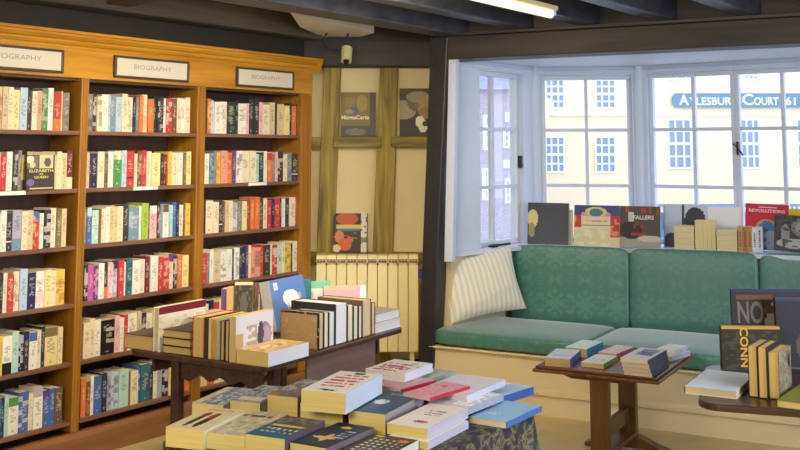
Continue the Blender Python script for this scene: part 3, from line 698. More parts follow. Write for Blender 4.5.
flat('teal and white patterned book in the front row of the pile', (243, 433.5), (284, 438.5), (327, 420.5), T0+.06, .06, L(42, 96, 122), spine=L(90, 76, 92), spine_right=True, page=YP, group=g, seed=7, nx=26, ny=36,
     art=[('r', 0, .5, 1, 1, L(120, 116, 104)), ('n', .5, L(60, 62, 66), 0, .55, 1, 1), ('d', 14, 12, L(222, 224, 214), .1, .2, .95, .48), ('r', .1, .5, .9, .58, L(214, 184, 60)), ('n', .3, INK, .1, .2, .9, .5)])
flat('cream paperback with two red and black striding figures on its cover', (171, 426.5), (206.5, 431.5), (240.5, 410.5), T0+.062, .062, L(234, 220, 172), spine=L(214, 204, 170), spine_right=True, page=YP, group=g, seed=8, nx=28, ny=38,
     art=[('e', .32, .4, .07, .3, L(60, 44, 44)), ('e', .32, .66, .09, .12, L(176, 60, 50)), ('e', .58, .36, .09, .26, L(40, 36, 40)), ('e', .58, .62, .1, .14, L(150, 70, 58)), ('r', .1, .86, .8, .92, L(214, 190, 96))])
flat('grey and cream paperback between the striding figures and teal patterned books', (208.5, 432), (246, 436.5), (287, 414), T0+.052, .052, L(196, 186, 158), spine=L(172, 162, 140), spine_right=True, page=YP, group=g, seed=9, nx=22, ny=30,
     art=[('r', 0, .74, .8, .84, L(100, 90, 80)), ('n', .3, L(224, 214, 184)), ('n', .3, L(150, 136, 110), 0, .3, 1, .55)])
flat('dark book with rows of white dots, at the near edge of the pile', (338, 450.5), (384, 457.5), (419.5, 440), T0+.030, .030, L(70, 62, 56), spine=L(222, 214, 206), spine_right=True, page=YP, group=g, seed=10, nx=30, ny=36,
     art=[('d', 14, 16, L(214, 206, 188), .1, .1, .9, .84), ('e', .2, .92, .12, .04, L(220, 190, 40)), ('e', .8, .82, .12, .07, L(196, 120, 96))])
# rear rows
flat('blue-grey covered cream book at the back of the pile beside the table leg', (191, 402.5), (223, 405), (258, 389), T0+.05, .049, L(150, 170, 190), spine=L(120, 112, 110), spine_right=True, page=YP, group=g, seed=12, art=[('n', .35, L(90, 110, 140)), ('r', 0, 0, .25, 1, L(224, 206, 160)), ('n', .3, W)])
flat('grey and blue book behind the striding figures paperback', (229, 400.5), (260, 403), (292, 387), T0+.055, .055, L(176, 182, 190), spine=L(110, 100, 100), spine_right=True, page=YP, group=g, seed=13, art=[('n', .4, L(92, 108, 130)), ('r', .1, .1, .9, .3, L(230, 226, 214)), ('n', .2, INK, 0, .4, 1, .7)])
flat('brown and grey book with orange corner behind the big white book', (267.5, 394.5), (298, 397.5), (331, 381.5), T0+.072, .072, L(120, 112, 112), spine=L(110, 92, 80), spine_right=True, page=YP, group=g, seed=14, art=[('n', .4, L(198, 194, 196), 0, .3, 1, 1), ('e', .1, .05, .2, .12, L(200, 140, 50)), ('n', .4, L(150, 130, 110), 0, 0, 1, .4)])
flat('thick white book with red patterned cover at the far side of the pile', (371, 368.5), (406.7, 374.5), (427, 363.5), T0+.118, .033, W, spine=L(206, 210, 226), spine_right=True, page=L(226, 222, 210), group=g, seed=15, nx=24, ny=30, art=[('t', .1, .06, .75, .7, RED, 4), ('n', .3, L(200, 90, 100), .1, .05, .75, .7), ('n', .2, L(60, 66, 100), .6, .2, .95, .9)])
flat('pale green book under the red patterned white one', (378, 375), (422, 385), (444, 371.5), T0+.07, .069, L(176, 192, 184), spine=L(150, 168, 164), spine_right=True, page=L(216, 206, 176), group=g, seed=16)
flat('mauve pink book with crimson edge behind the slate blue book', (380, 384), (403, 391), (427, 380), T0+.084, .0125, L(206, 158, 168), spine=L(184, 36, 56), spine_right=True, page=L(226, 196, 180), group=g, seed=17, art=[('e', .55, .6, .12, .1, L(170, 130, 80))])
flat('rose pink paperback with crimson edge between white books', (410, 393), (433, 399), (463, 385.5), T0+.091, .012, L(222, 152, 166), spine=L(190, 38, 62), spine_right=True, page=L(226, 196, 180), group=g, seed=18, nx=22, ny=30, art=[('e', .4, .75, .16, .05, L(160, 60, 70)), ('n', .15, L(236, 190, 196))])
flat('plain pale lavender book behind the pink paperback', (425, 389), (470, 397), (499, 379.5), T0+.0785, .022, L(218, 216, 224), spine=L(200, 200, 216), spine_right=True, page=L(214, 210, 206), group=g, seed=19, nx=18, ny=24, art=[('n', .08, L(230, 230, 236))])
flat('lavender book with white blossom pattern along its spine', (432, 402), (470, 409.5), (500, 394), T0+.056, .0235, L(206, 206, 220), spine=L(160, 166, 186), spine_right=True, page=L(214, 210, 206), group=g, seed=20, nx=28, ny=34, art=[('n', .55, L(244, 246, 250), .5, .08, .98, .96), ('n', .2, L(160, 176, 206), .45, .05, 1, .98)], scale=.97)
flat('blue and white book at the far corner of the cloth', (463, 391), (499, 399), (530.5, 386.5), T0+.032, .031, L(186, 208, 236), spine=L(60, 84, 160), spine_right=True, page=L(226, 214, 190), group=g, seed=21, nx=26, ny=30, art=[('n', .6, L(246, 248, 252), 0, .1, .45, 1), ('r', .55, 0, 1, .9, L(168, 196, 232))], scale=.97)
flat('plain sky blue paperback at the corner of the cloth', (470.5, 416.7), (507.8, 423.3), (539.6, 405.6), T0+.022, .021, L(146, 186, 222), spine=L(66, 110, 176), spine_right=True, page=L(240, 222, 180), group=g, seed=22, nx=24, ny=32, art=[('t', .22, .28, .5, .38, L(232, 240, 248), 2)], scale=.98)

# ------------------------------------------------------------------ book table beside the bookcase
TZ = .66
B_ = PZ(262, 367.5, TZ); A_ = PZ(124, 350, TZ); C_ = PZ(406, 327, TZ)
ut = (C_-B_); ut.z = 0; ut.normalize(); vt = Vector((-ut.y, ut.x, 0))
LW, LD = (C_-B_).length, (A_-B_).dot(vt)
TB = frame(B_-UP*TZ, ut, vt, UP)
def at_u(px, py, u): q = PP(px, py, B_+ut*u, vt)-B_; return q.dot(vt), q.z+TZ
def at_v(px, py, v): q = PP(px, py, B_+vt*v, ut)-B_; return q.dot(ut), q.z+TZ
t = empty('book_table', TB); tag(t, 'dark drop-leaf table crowded with upright books beside the bookcase', 'table')
def roundpoly(w, h, r, n=6):
    pts = []
    for cx, cy, a in ((w-r, r, -PI/2), (w-r, h-r, 0), (r, h-r, PI/2), (r, r, PI)):
        for i in range(n+1): pts.append((cx+r*math.cos(a+PI/2*i/n), cy+r*math.sin(a+PI/2*i/n)))
    return pts
k = MB(); k.prism(roundpoly(LW, LD, .06), TZ-.026, TZ, 'Z'); k.build('tabletop', M['tabdark'], t, bevel=.006)
k = MB(); k.box(at_v(306, 360, .08)[0], at_v(374, 350, .08)[0], .07, .088, .16, TZ-.03); k.build('drop_leaf', M['tableaf'], t, bevel=.006)
vleg = at_u(177.5, 400, .06)[0]
pr = [(0, TZ-.03)]
for i in range(25):
    f = i/24; pr.append((f*(LD-.16), TZ-.09-.025*math.sin(f*PI*4)**2-.03*(abs(f-.5)*2)**4))
pr.append((LD-.16, TZ-.03))
k = MB(); k.prism([(p[0]*(vleg-.06)/(LD-.16)+.06, p[1]) for p in pr], .075, .095, 'X'); k.build('apron', M['tabdark'], t)
k = MB(); k.prism([(p[0]+.08, p[1]) for p in pr], LW-.16, LW-.14, 'X'); k.build('apron', M['tabdark'], t)
k = MB(); k.box(.1, LW-.16, LD-.09, LD-.07, TZ-.11, TZ-.03); k.build('apron', M['tabdark'], t)
for x, y in ((.06, vleg), (LW-.17, LD-.12), (LW-.17, .09), (.22, .1)):
    k = MB(); s = .046
    k.box(x, x+s, y, y+s, .04, TZ-.0265); k.cyl((x+s/2, y+s/2, 0), (x+s/2, y+s/2, .04), .02, .026); k.build('leg', M['tabdark'], t, bevel=.004)
G2 = 'books on the drop-leaf table'
TAN = L(212, 182, 122)
def stand_u(label, x0, x1, ytop, u, w, cover, **kw):        # pages face the short front edge, spine away
    pyb = 358
    v0, v1 = at_u(x0, pyb, u)[0], at_u(x1, pyb, u)[0]; h = kw.pop('h', None) or (at_u((x0+x1)/2, ytop, u)[1]-TZ)
    th = abs(v0-v1)-.001; o = B_+ut*(u+w)+vt*min(v0, v1)+UP*.0008
    return full_book(frame(o, -ut, UP, vt), w, h, th, cover, label, page=kw.pop('page', TAN), hard=kw.pop('hard', True), group=G2, **kw)
def stand_v(label, x0, x1, ytop, v, w, cover, **kw):        # pages face the long side
    pyb = 345
    u0, u1 = at_v(x0, pyb, v)[0], at_v(x1, pyb, v)[0]; h = kw.pop('h', None) or (at_v((x0+x1)/2, ytop, v)[1]-TZ)
    th = abs(u1-u0)-.001; o = B_+vt*(v+w)+ut*max(u0, u1)+UP*.0008
    return full_book(frame(o, -vt, UP, -ut), w, h, th, cover, label, page=kw.pop('page', L(232, 224, 200)), hard=kw.pop('hard', True), group=G2, **kw)
def lie(label, u0, v0, w, h, z, t, cover, rot=0, **kw):      # lies flat; w along u, h along v
    o = B_+ut*u0+vt*v0+UP*z
    ca, sa = math.cos(rot), math.sin(rot)
    return full_book(frame(o, ut*ca+vt*sa, vt*ca-ut*sa, UP), w, h, t, cover, label, group=G2, **kw)
# thick book lying at the far left of the front edge, page end to the camera
vA = at_u(123.5, 352, .02)[0]; vB = at_u(152, 352, .02)[0]
o = lie('thick brown book lying flat at the table corner by the bookcase', .02, vB, .225, vA-vB, .001, .068, L(96, 76, 56), page=TAN, hard=True, spine_right=True)
# tall thin book with maroon band, cover turned to the room
stand_u('white book with maroon band and pale portrait standing upright on the drop-leaf table', 152.5, 158, 311, .02, .33, L(222, 216, 200), page=L(214, 200, 160), seed=31, h=.205, nx=24, ny=30,
        art2=[('r', 0, .84, 1, 1, L(112, 30, 44)), ('e', .62, .34, .22, .3, L(170, 162, 146)), ('e', .66, .42, .14, .2, L(104, 92, 82)), ('n', .2, L(196, 190, 176), 0, 0, 1, .8)])
v0, v1 = at_u(163, 356, .03)[0], at_u(190.5, 356, .03)[0]
for i in range(3): lie(('dark-bound book at the bottom of the stack of three', 'dark-bound book in the middle of the stack of three', 'dark-bound book on top of the stack of three')[i]+' on the drop-leaf table', .025, v1, .2, v0-v1, .001+i*.0365, .0355, L(62, 46, 38), page=TAN, hard=True, spine_right=True)
stand_u('thick dark-bound book with red back standing by the stack of three', 192, 203.5, 317, .015, .235, L(190, 60, 38), spine=L(190, 60, 38), page=TAN)
stand_u('thin green-black book in the short upright row', 204, 207.5, 318, .018, .235, L(46, 52, 40), page=L(70, 70, 56))
stand_u('slim cream paperback in the short upright row', 208, 211, 318.5, .02, .235, L(196, 190, 160), page=L(220, 200, 140), hard=False)
stand_u('slim book with golden page edges in the short upright row', 211.5, 215.5, 319, .018, .235, L(196, 160, 60), page=L(206, 160, 60))
stand_u('pale blue backed book in the short upright row', 216, 219.5, 320, .022, .235, L(150, 176, 190), page=L(206, 184, 120))
stand_u('slim dark-edged book in the short upright row', 220, 224, 321, .02, .235, L(60, 56, 60), page=L(206, 176, 110))
stand_u('dark-bound book next to the portrait book in the short upright row', 224.5, 228.5, 321, .018, .235, L(44, 34, 34), page=L(206, 176, 110))
stand_u('white and lavender book with a face on its cover, ending the short upright row', 229, 235.5, 319.5, .014, .27, L(214, 210, 222), spine=L(206, 176, 110), page=TAN, seed=33, nx=28, ny=28, h=.2,
        art2=[('e', .76, .45, .2, .32, L(150, 130, 150)), ('e', .82, .42, .13, .26, L(176, 156, 168)), ('e', .66, .5, .08, .3, L(84, 66, 90)), ('n', .5, L(160, 140, 90), .28, .25, .55, .75), ('r', .0, .0, .2, .6, L(190, 160, 110))], hard=False)
# big book lying in the front corner
vq0, vq1 = at_u(236.5, 360, .012)[0], at_u(268, 364, .012)[0]
lie('thick tan and white book lying in the near corner of the drop-leaf table', .012, vq1, .30, vq0-vq1, .001, .062, L(206, 176, 122), spine=L(206, 180, 130), spine_right=True, page=L(220, 190, 124), seed=35,
    art=[('n', .3, L(176, 130, 76)), ('e', .5, .5, .3, .2, L(226, 196, 140)), ('n', .25, L(120, 84, 60), .3, .35, .7, .65)])
bpy.context.view_layer.update()
# the spine of that book faces the long side
big = [o for o in COL.objects if o.get('label', '').startswith('thick tan and white')][0]
kk = MB(); kk.box(0, .30, -.0012, -.0002, 0, .062, 0, L(214, 218, 232)); kk.build('spine_strip', M['cover'], big)['label'] = 'white spine'
# upright row along the long side, pages outwards
ub = at_v(318, 340, .02)[0]
stand_v('kraft-coloured book with black spine edge standing behind the corner book', 319, 323.5, 313, .018, .23, L(44, 38, 34), page=L(206, 190, 150), art=[('r', .0, .0, .94, .94, L(176, 142, 96)), ('n', .06, L(190, 156, 110))], seed=41)
stand_v('slim cream-paged dark book next to the kraft-coloured one', 324, 328.5, 312.5, .02, .2, L(38, 40, 38))
stand_v('teal-backed book in the long upright row', 329, 334.5, 312, .02, .2, L(44, 96, 96), page=L(232, 230, 226))
stand_v('tall thick black book with bright white pages in the long upright row', 335.5, 347, 303.5, .018, .27, L(44, 42, 40), page=L(232, 232, 238))
stand_v('slim black book beside the tall thick one in the long upright row', 347.5, 353, 305, .02, .2, L(34, 34, 36))
stand_v('black book with narrow white pages in the middle of the long upright row', 353.5, 358, 306, .022, .2, L(36, 36, 34), page=L(226, 222, 204))
stand_v('black-bound book before the brown one in the long upright row', 358.5, 362, 306, .022, .2, L(30, 30, 30), page=L(226, 222, 204))
stand_v('tall brown book with cream top edge in the long upright row', 362.5, 371, 300, .018, .28, L(108, 82, 66), page=L(216, 196, 160))
stand_v('last slim brown book of the long upright row', 371.5, 375, 303, .022, .2, L(84, 64, 54), page=L(222, 200, 160))
# two lying at the far end
u0, u1 = at_v(376.5, 334, .02)[0], at_v(404, 328, .02)[0]
lie('white book at the far end of the drop-leaf table under a red one', u0, .03, u1-u0-.02, .16, .001, .05, L(220, 214, 220), page=L(232, 230, 232), hard=True)
lie('grey and red book lying on a white one, far end of drop-leaf table', u0+.002, .03, u1-u0-.03, .155, .0515, .045, L(170, 150, 156), spine=L(186, 40, 56), page=L(236, 232, 232), hard=True)
kk = MB()
# back row of leaning and standing books
def lean(label, TL, TR, BR_, BL_, v, t, cover, tilt=.25, **kw):
    """a book leaning back with its cover to the camera; pixel corners of the cover"""
    z = TZ
    bl = PP(*BL_, B_+vt*v, ut*.35-vt*.94) if False else None
    return None
def face(label, x0, x1, yt, yb, Y, t, cover, yaw=0, tiltb=.15, base=None, hw=None, roll=0, group=G2, anchor=None, **kw):
    """stands with its cover to the camera at depth Y, leaning back"""
    bl, br = PYY(x0, yb, Y), PYY(x1, yb, Y); top = PYY((x0+x1)/2, yt, Y)
    z0 = base if base is not None else bl.z
    X = Vector((math.cos(yaw), math.sin(yaw), 0)); w = (br.x-bl.x)/math.cos(yaw); N = Vector((X.y, -X.x, 0))
    Yv = (UP*math.cos(tiltb)-N*math.sin(tiltb)); h = hw or (top.z-z0)/math.cos(tiltb)
    Zv = X.cross(Yv); o = Vector((bl.x, Y, z0+.0006))
    if roll:
        c, s = math.cos(roll), math.sin(roll); X, Yv = X*c+Yv*s, Yv*c-X*s
        low = min(0, (X*w).z, (Yv*h).z); o.z -= low
    return full_book(frame(o-Zv*t+UP*(Zv.z*t if Zv.z > 0 else 0), X, Yv, Zv), w, h, t, cover, label, group=group, **kw)
def tp(u, v): return B_+ut*u+vt*v
yb1 = tp(.70, .44).y
bk = BK
face('blue book with white drawing on its cover leaning among the drop-leaf table books', 277, 309, 285, 321, tp(.72, .36).y, .09, L(88, 122, 184), spine=L(226, 228, 232), page=L(228, 226, 220), yaw=.72, tiltb=.2, roll=.08, base=TZ, seed=51, nx=26, ny=30,
     art=[('e', .55, .6, .22, .16, L(232, 222, 222)), ('e', .66, .5, .16, .2, L(232, 222, 222)), ('e', .74, .3, .14, .16, L(236, 226, 226)), ('n', .25, L(190, 170, 180), .35, .3, .85, .75), ('r', .1, .8, .22, .93, L(226, 232, 244)), ('r', .14, .83, .18, .9, L(88, 122, 184))])
face('cream-topped book with dark ornament cover standing behind the short upright row', 234, 252, 284, 322, tp(.66, .58).y, .05, L(58, 52, 46), spine=L(214, 196, 150), page=L(224, 206, 160), yaw=.06, tiltb=.12, base=TZ, seed=52, nx=24, ny=26, art=[('n', .3, L(110, 100, 84)), ('e', .5, .5, .2, .3, L(96, 88, 76)), ('r', 0, .93, 1, 1, L(222, 206, 168))])
face('brown speckled book between the ornament cover and the blue book', 251.5, 257.5, 284, 322, tp(.73, .57).y, .04, L(116, 92, 66), page=L(224, 206, 160), yaw=.06, tiltb=.12, base=TZ, seed=53, art=[('n', .4, L(80, 58, 40))])
face('tan book standing left of the ornament cover book', 226, 232.5, 288, 322, tp(.64, .58).y, .08, L(200, 166, 106), page=TAN, yaw=.0, tiltb=.03, base=TZ, seed=54)
face('narrow purple book behind the short upright row', 220.5, 226.5, 290, 322, tp(.66, .58).y, .10, L(104, 72, 130), page=L(220, 210, 200), tiltb=.03, base=TZ)
face('teal-edged book behind the blue drawing book', 302, 311, 282, 321, tp(.98, .44).y, .03, L(36, 116, 128), page=L(220, 220, 214), yaw=.1, tiltb=.25, base=TZ)
face('white book with mint green top band on the drop-leaf table', 309, 331, 283, 321, tp(1.12, .34).y, .04, L(226, 232, 236), page=L(222, 220, 210), yaw=.3, tiltb=.12, base=TZ, seed=55, art=[('r', 0, .84, 1, 1, L(120, 198, 160)), ('r', .86, .2, .93, .8, L(170, 200, 214))])
face('pink book with white corner standing behind the brown upright book', 324, 366, 287.5, 321, tp(1.02, .27).y, .028, L(226, 168, 180), page=L(234, 214, 176), yaw=.25, tiltb=.1, base=TZ, seed=56, art=[('r', .87, 0, 1, 1, L(234, 228, 232)), ('r', 0, .9, .8, 1, L(226, 186, 150))])
# pale books behind the maroon-banded one
u_, v_ = .42, .60
lie('flat cream book behind the maroon-banded book', .375, .59, .19, .17, .001, .07, L(206, 196, 164), page=TAN, hard=True)
lie('flat dark-edged cream book on top of another behind the maroon-banded book', .38, .595, .185, .165, .072, .05, L(200, 192, 168), page=TAN, hard=True)

# ------------------------------------------------------------------ small trestle table by the window seat
CZ = .52
b2 = PZ(657, 378, CZ); a2 = PZ(535, 365.5, CZ); c2 = PZ(692, 352.5, CZ)
u2 = (b2-a2); u2.z = 0; w2 = u2.length; u2.normalize(); v2 = Vector((-u2.y, u2.x, 0)); h2 = (c2-b2).dot(v2)
h2 = min(h2, .72)
T2 = frame(a2-UP*CZ, u2, v2, UP)
t = empty('trestle_table', T2); tag(t, 'small walnut trestle table with paperbacks beside the window seat', 'table')
k = MB(); k.box(0, w2, 0, h2, CZ-.014, CZ); k.build('tabletop', M['coffee'], t, bevel=.005)
k = MB(); k.box(-.012, w2+.012, -.012, h2+.012, CZ-.03, CZ-.0142); k.build('top_edge', M['coffeeleg'], t, bevel=.006)
def x2(px, yy): q = PP(px, 420, a2+v2*yy, u2)-a2; return q.dot(u2)
ya, yc = .10, h2-.14
xa = (x2(588, ya)+x2(606, ya))/2; xc = (x2(622, yc)+x2(637, yc))/2
xm = (xa+xc)/2; xa = xc = xm
for yy in (ya, yc):
    k = MB(); k.box(xm-.048, xm+.048, yy, yy+.045, .05, CZ-.05); k.build('post', M['coffeeleg'], t, bevel=.004)
    k = MB(); k.prism([(xm-.2, CZ-.031), (xm-.2, CZ-.045), (xm-.14, CZ-.065), (xm+.14, CZ-.065), (xm+.2, CZ-.045), (xm+.2, CZ-.031)], yy-.01, yy+.055, 'Y'); k.build('bearer', M['coffeeleg'], t, bevel=.003)
    k = MB(); k.prism([(xm-.24, 0), (xm-.24, .02), (xm-.16, .045), (xm-.06, .085), (xm+.06, .085), (xm+.16, .045), (xm+.24, .02), (xm+.24, 0), (xm+.16, 0), (xm+.1, .02), (xm-.1, .02), (xm-.16, 0)], yy-.008, yy+.053, 'Y'); k.build('foot', M['coffeeleg'], t, bevel=.004)
k = MB(); k.box(xm-.014, xm+.014, ya+.045, yc, .155, .235); k.build('stretcher', M['coffeeleg'], t, bevel=.003)
k = MB(); k.box(xm-.05, xm+.05, ya+.045, yc, .086, .104); k.build('stretcher', M['coffeeleg'], t, bevel=.003)
G3 = 'paperbacks on the small trestle table'
def tb(label, A, B, C, zb, t, cover, **kw): flat(label, A, B, C, zb+t, t, cover, group=G3, **kw)
tb('pale blue book with violet spine at the near end of the trestle table', (542.5, 357.5), (568.5, 359), (583, 350), CZ+.001, .04, L(196, 204, 228), spine=L(86, 100, 176), spine_right=True, page=L(196, 156, 100), seed=61, art=[('n', .2, L(226, 230, 240)), ('r', .2, .3, .8, .4, L(170, 180, 220))], scale=.98)
tb('pale aqua book with blue spine, behind the violet-spined one', (563.5, 347), (586, 349), (605, 341.5), CZ+.001, .045, L(206, 230, 232), spine=L(72, 150, 200), spine_right=True, page=L(206, 180, 140), seed=62, art=[('n', .2, L(230, 240, 240))], scale=.98)
tb('white paperback with lime green spine in the middle of the trestle table', (582, 362), (604.5, 364.5), (617, 356), CZ+.001, .022, L(226, 230, 226), spine=L(160, 190, 110), spine_right=True, page=L(216, 190, 140), seed=63, art=[('t', .15, .3, .85, .5, L(170, 178, 210), 2)], scale=.98)
tb('pale pink paperback behind the lime-spined one', (600, 352), (618.5, 354.5), (633, 346.5), CZ+.001, .02, L(232, 200, 208), spine=L(170, 110, 130), spine_right=True, page=L(216, 190, 150), seed=64, art=[('n', .3, L(240, 226, 230))], scale=.97)
for i in range(4):
    o_ = i*.9
    tb(('lowest', 'second lowest', 'second highest', 'topmost')[i]+' of four matching blue and white paperbacks stacked on the trestle table', (624-o_, 370-i*4.2), (652-o_*1.3, 373-i*4.2), (669-o_*1.2, 362.5-i*4.2), CZ+.001+i*.022, .0215, L(214, 210, 218), spine=L(84, 96, 140), spine_right=True, page=L(226, 206, 170), seed=65+i, nx=26, ny=26, art=[('r', .25, .35, .85, .9, L(78, 88, 128)), ('n', .3, L(150, 160, 190), .25, .35, .85, .9)])
tb('white paperback at the far end of the trestle table', (654, 354), (674, 357.5), (687, 350.5), CZ+.001, .025, L(228, 232, 234), spine=L(176, 190, 216), spine_right=True, page=L(226, 222, 214), seed=71, scale=.97)
tb('thin pale paperback on top of the white one at the trestle table end', (656, 348.5), (676, 351), (688, 345.5), CZ+.0275, .018, L(232, 234, 226), spine=L(190, 200, 220), spine_right=True, page=L(226, 222, 214), seed=72, scale=.93)

# ------------------------------------------------------------------ side table at the side
RZ = .63
e0, e1 = PZ(697, 403, RZ), PZ(800, 410.5, RZ); us = (e1-e0); us.z = 0; us.normalize(); vs0 = Vector((-us.y, us.x, 0))
ST = frame(e0-UP*RZ, us, vs0, UP)
t = empty('side_table', ST); tag(t, 'dark side table with rounded corners and upright books, cut off by the photo edge', 'table')
k = MB(); k.prism(roundpoly(1.15, .80, .09, 8), RZ-.028, RZ, 'Z'); k.build('tabletop', M['tabdark'], t, bevel=.008)
k = MB(); k.box(.5, 1.09, .08, .72, RZ-.09, RZ-.0285); k.build('apron', M['tabdark'], t)
for x, y in ((.5, .06), (1.05, .06), (.5, .69), (1.05, .69)):
    k = MB(); k.box(x, x+.05, y, y+.05, 0, RZ-.0285); k.build('leg', M['tabdark'], t, bevel=.004)
G4 = 'books on the dark side table'
Yr = PZ(745, 397, RZ).y
flat('flat white-covered book at the rim of the side table', (686, 385.5), (738, 391.5), (753, 374), RZ+.032, .031, L(206, 216, 232), spine=L(40, 36, 36), page=L(222, 196, 140), hard=True, group=G4, seed=81)
face('dark book with CONN in yellow on its spine side standing on the side table', 723, 781, 327, 376, PZ(735, 384, RZ).y+.24, .04, L(52, 44, 34), base=RZ, yaw=-.05, tiltb=.04, group=G4, seed=82, nx=26, ny=24, art=[('r', 0, .93, 1, 1, L(200, 150, 50)), ('n', .25, L(80, 70, 50), .0, 0, 1, .9)], page=L(222, 186, 110))
face('tall dark hardback lettered NO with a pale face, at the back of the side table', 735, 826, 290, 372, PZ(735, 384, RZ).y+.42, .03, L(50, 40, 42), base=RZ, yaw=-.06, tiltb=.08, group=G4, seed=83, nx=40, ny=40, page=L(206, 210, 224),
     art=[('r', 0, .95, 1, 1, L(40, 50, 90)), ('r', .05, .86, .45, .91, L(120, 66, 30)), ('e', .52, .55, .16, .3, L(150, 138, 126)), ('e', .5, .72, .17, .06, L(80, 62, 46)), ('e', .5, .35, .18, .16, L(130, 110, 106)), ('n', .4, L(96, 50, 50), .3, .18, .75, .4)],
     text=(('NO', .20, .68, .28, .3, L(118, 108, 100)), ('N', .84, .68, .14, .3, L(112, 102, 94))))
face('plain slate-dark hardback standing in front of the NO book', 779, 840, 299, 378, PZ(735, 384, RZ).y+.33, .03, L(46, 44, 50), base=RZ, yaw=-.08, tiltb=.06, group=G4, seed=84, page=L(196, 204, 226), art=[('r', 0, .96, 1, 1, L(52, 62, 110)), ('e', .7, .3, .4, .3, L(96, 84, 68))])
fr = [o for o in COL.objects if o.get('label', '').startswith('dark book with CONN')][0]
cv = fr.children[0]
kk = MB(); put_text(kk, 'CONN', (.098, .105, .0408), (0, -1, 0), (1, 0, 0), .17, .036, L(222, 170, 40)); kk.build('title', M['cover'], fr, fix=False)['label'] = 'yellow vertical CONN lettering'
# three upright books with pages towards the camera
def stand_r(label, x0, x1, yt, yb, w, cover, yaw, **kw):
    a, b = PZ(x0, yb, RZ), PZ(x1, yb, RZ); a2_ = Vector((a.x, (a.y+b.y)/2, RZ)); th = b.x-a.x-.001
    h = PYY(x0, yt, a2_.y).z-RZ
    X = Vector((-math.sin(yaw), -math.cos(yaw), 0)); Z = X.cross(UP)     # spine away from the camera
    o = a2_-X*w; o.z = RZ+.0008
    if Z.x < 0: o = o-Z*th
    return full_book(frame(o, X, UP, Z), w, h, th, cover, label, page=L(232, 194, 116), hard=True, group=G4, **kw)
stand_r('black-bound upright book with tan pages, first of three on the side table', 749, 758.5, 346, 397, .2, L(40, 42, 66), .58, seed=85)
stand_r('black-bound upright book with tan pages, middle of three on the side table', 759, 768, 347, 398.5, .2, L(44, 38, 50), .58, seed=86)
stand_r('upright book with pale patterned cover, last of three on the side table', 769.5, 780, 352, 399, .2, L(120, 110, 86), .58, seed=87, art2=[('n', .5, L(160, 150, 126)), ('e', .8, .7, .1, .15, INK)], art=[('n', .5, L(160, 150, 126))])
flat('olive green book lying at the photo edge on the side table', (777, 399.5), (818, 405), (838, 388), RZ+.03, .029, L(126, 126, 36), spine=L(60, 60, 30), page=L(222, 196, 130), hard=True, group=G4)

# ------------------------------------------------------------------ books standing on the window sill
G5 = 'books on the window sill'
def sill_book(label, x0, x1, yt, yb, s_b, t, cover, skew=0, **kw):
    face(label, x0, x1, yt, yb, s_b, t, cover, base=SILL, group=G5, **kw)
def sy(px, b):                                            # depth on the sill, b behind the seat-back line
    q = PP(px, 200, bw(-.38, .885+b), (bd+bb*.12)); return q.y
sill_book('dark grey book with a painted-on golden gleam standing at the sill corner', 527.5, 566, 203, 249, sy(547, .07), .02, L(62, 64, 72), yaw=-.40, tiltb=.10, seed=91, gloss=True, art=[('e', .12, .62, .13, .22, L(214, 200, 120)), ('e', .1, .35, .08, .18, L(150, 142, 90)), ('r', .3, 0, 1, 1, L(66, 68, 76))])  # yellowish ellipses are a reflection painted into the cover colour
sill_book('slim white-edged book between the dark grey and the arched-cover books', 567.5, 572, 210, 249, sy(570, .07), .03, L(222, 214, 190), yaw=-.40, tiltb=.06, seed=92)
sill_book('cream and blue book with a colourful arch on its cover on the sill', 574, 616, 205.5, 249, sy(595, .07), .02, L(214, 204, 160), yaw=-.40, tiltb=.12, seed=93, nx=44, ny=46,
          art=[('r', 0, .74, 1, 1, L(60, 72, 130)), ('r', 0, .46, .16, .76, L(196, 56, 60)), ('r', .8, .22, 1, .76, L(196, 56, 60)), ('n', .2, L(230, 170, 110), 0, .46, .14, .74), ('n', .2, L(230, 150, 110), .8, .22, 1, .74), ('e', .48, .78, .33, .09, L(214, 140, 170)), ('e', .48, .84, .24, .12, L(226, 200, 110)), ('e', .48, .82, .15, .1, L(60, 120, 140)),
               ('r', .16, .44, .8, .72, L(226, 210, 176)), ('r', .26, .6, .72, .635, L(180, 70, 60)), ('n', .3, L(226, 210, 176), .26, .59, .72, .64), ('r', .16, .5, .8, .52, L(110, 120, 110)), ('n', .3, L(232, 222, 180), 0, 0, .8, .42)])
sill_book('brown-black book with red letters and white hat band on the sill', 619, 656.5, 206.5, 250, sy(637, .07), .02, L(82, 74, 64), yaw=-.40, tiltb=.12, seed=94, nx=44, ny=46,
          art=[('r', 0, 0, 1, .26, L(160, 154, 140)), ('e', .3, .42, .26, .22, L(44, 40, 38)), ('e', .75, .22, .3, .08, L(196, 192, 180)), ('r', .22, .62, .36, .86, L(206, 200, 186)), ('r', .15, .86, .26, .97, L(196, 50, 50)), ('r', .55, .86, .66, .95, L(186, 48, 48)), ('r', .72, .84, .80, .97, L(186, 48, 48)), ('r', .9, .82, .95, .97, L(186, 48, 48)), ('n', .45, L(176, 44, 46), .36, .44, .6, .6), ('r', .3, .3, .66, .36, L(180, 44, 46))],
          text=(('FALLERS', .6, .73, .5, .1, L(226, 222, 210)),))
sill_book('white book with black silhouette on its cover on the sill', 664, 703, 205, 251, sy(684, .22), .02, L(200, 208, 226), yaw=-.4, tiltb=.16, seed=95, nx=30, ny=40, art=[('r', .42, .35, .47, 1, L(60, 64, 84)), ('e', .72, .62, .24, .32, L(58, 60, 68)), ('r', .55, .4, .92, .86, L(58, 60, 68)), ('e', .2, .1, .2, .24, L(58, 62, 80)), ('r', 0, 0, .04, 1, L(160, 170, 200))])
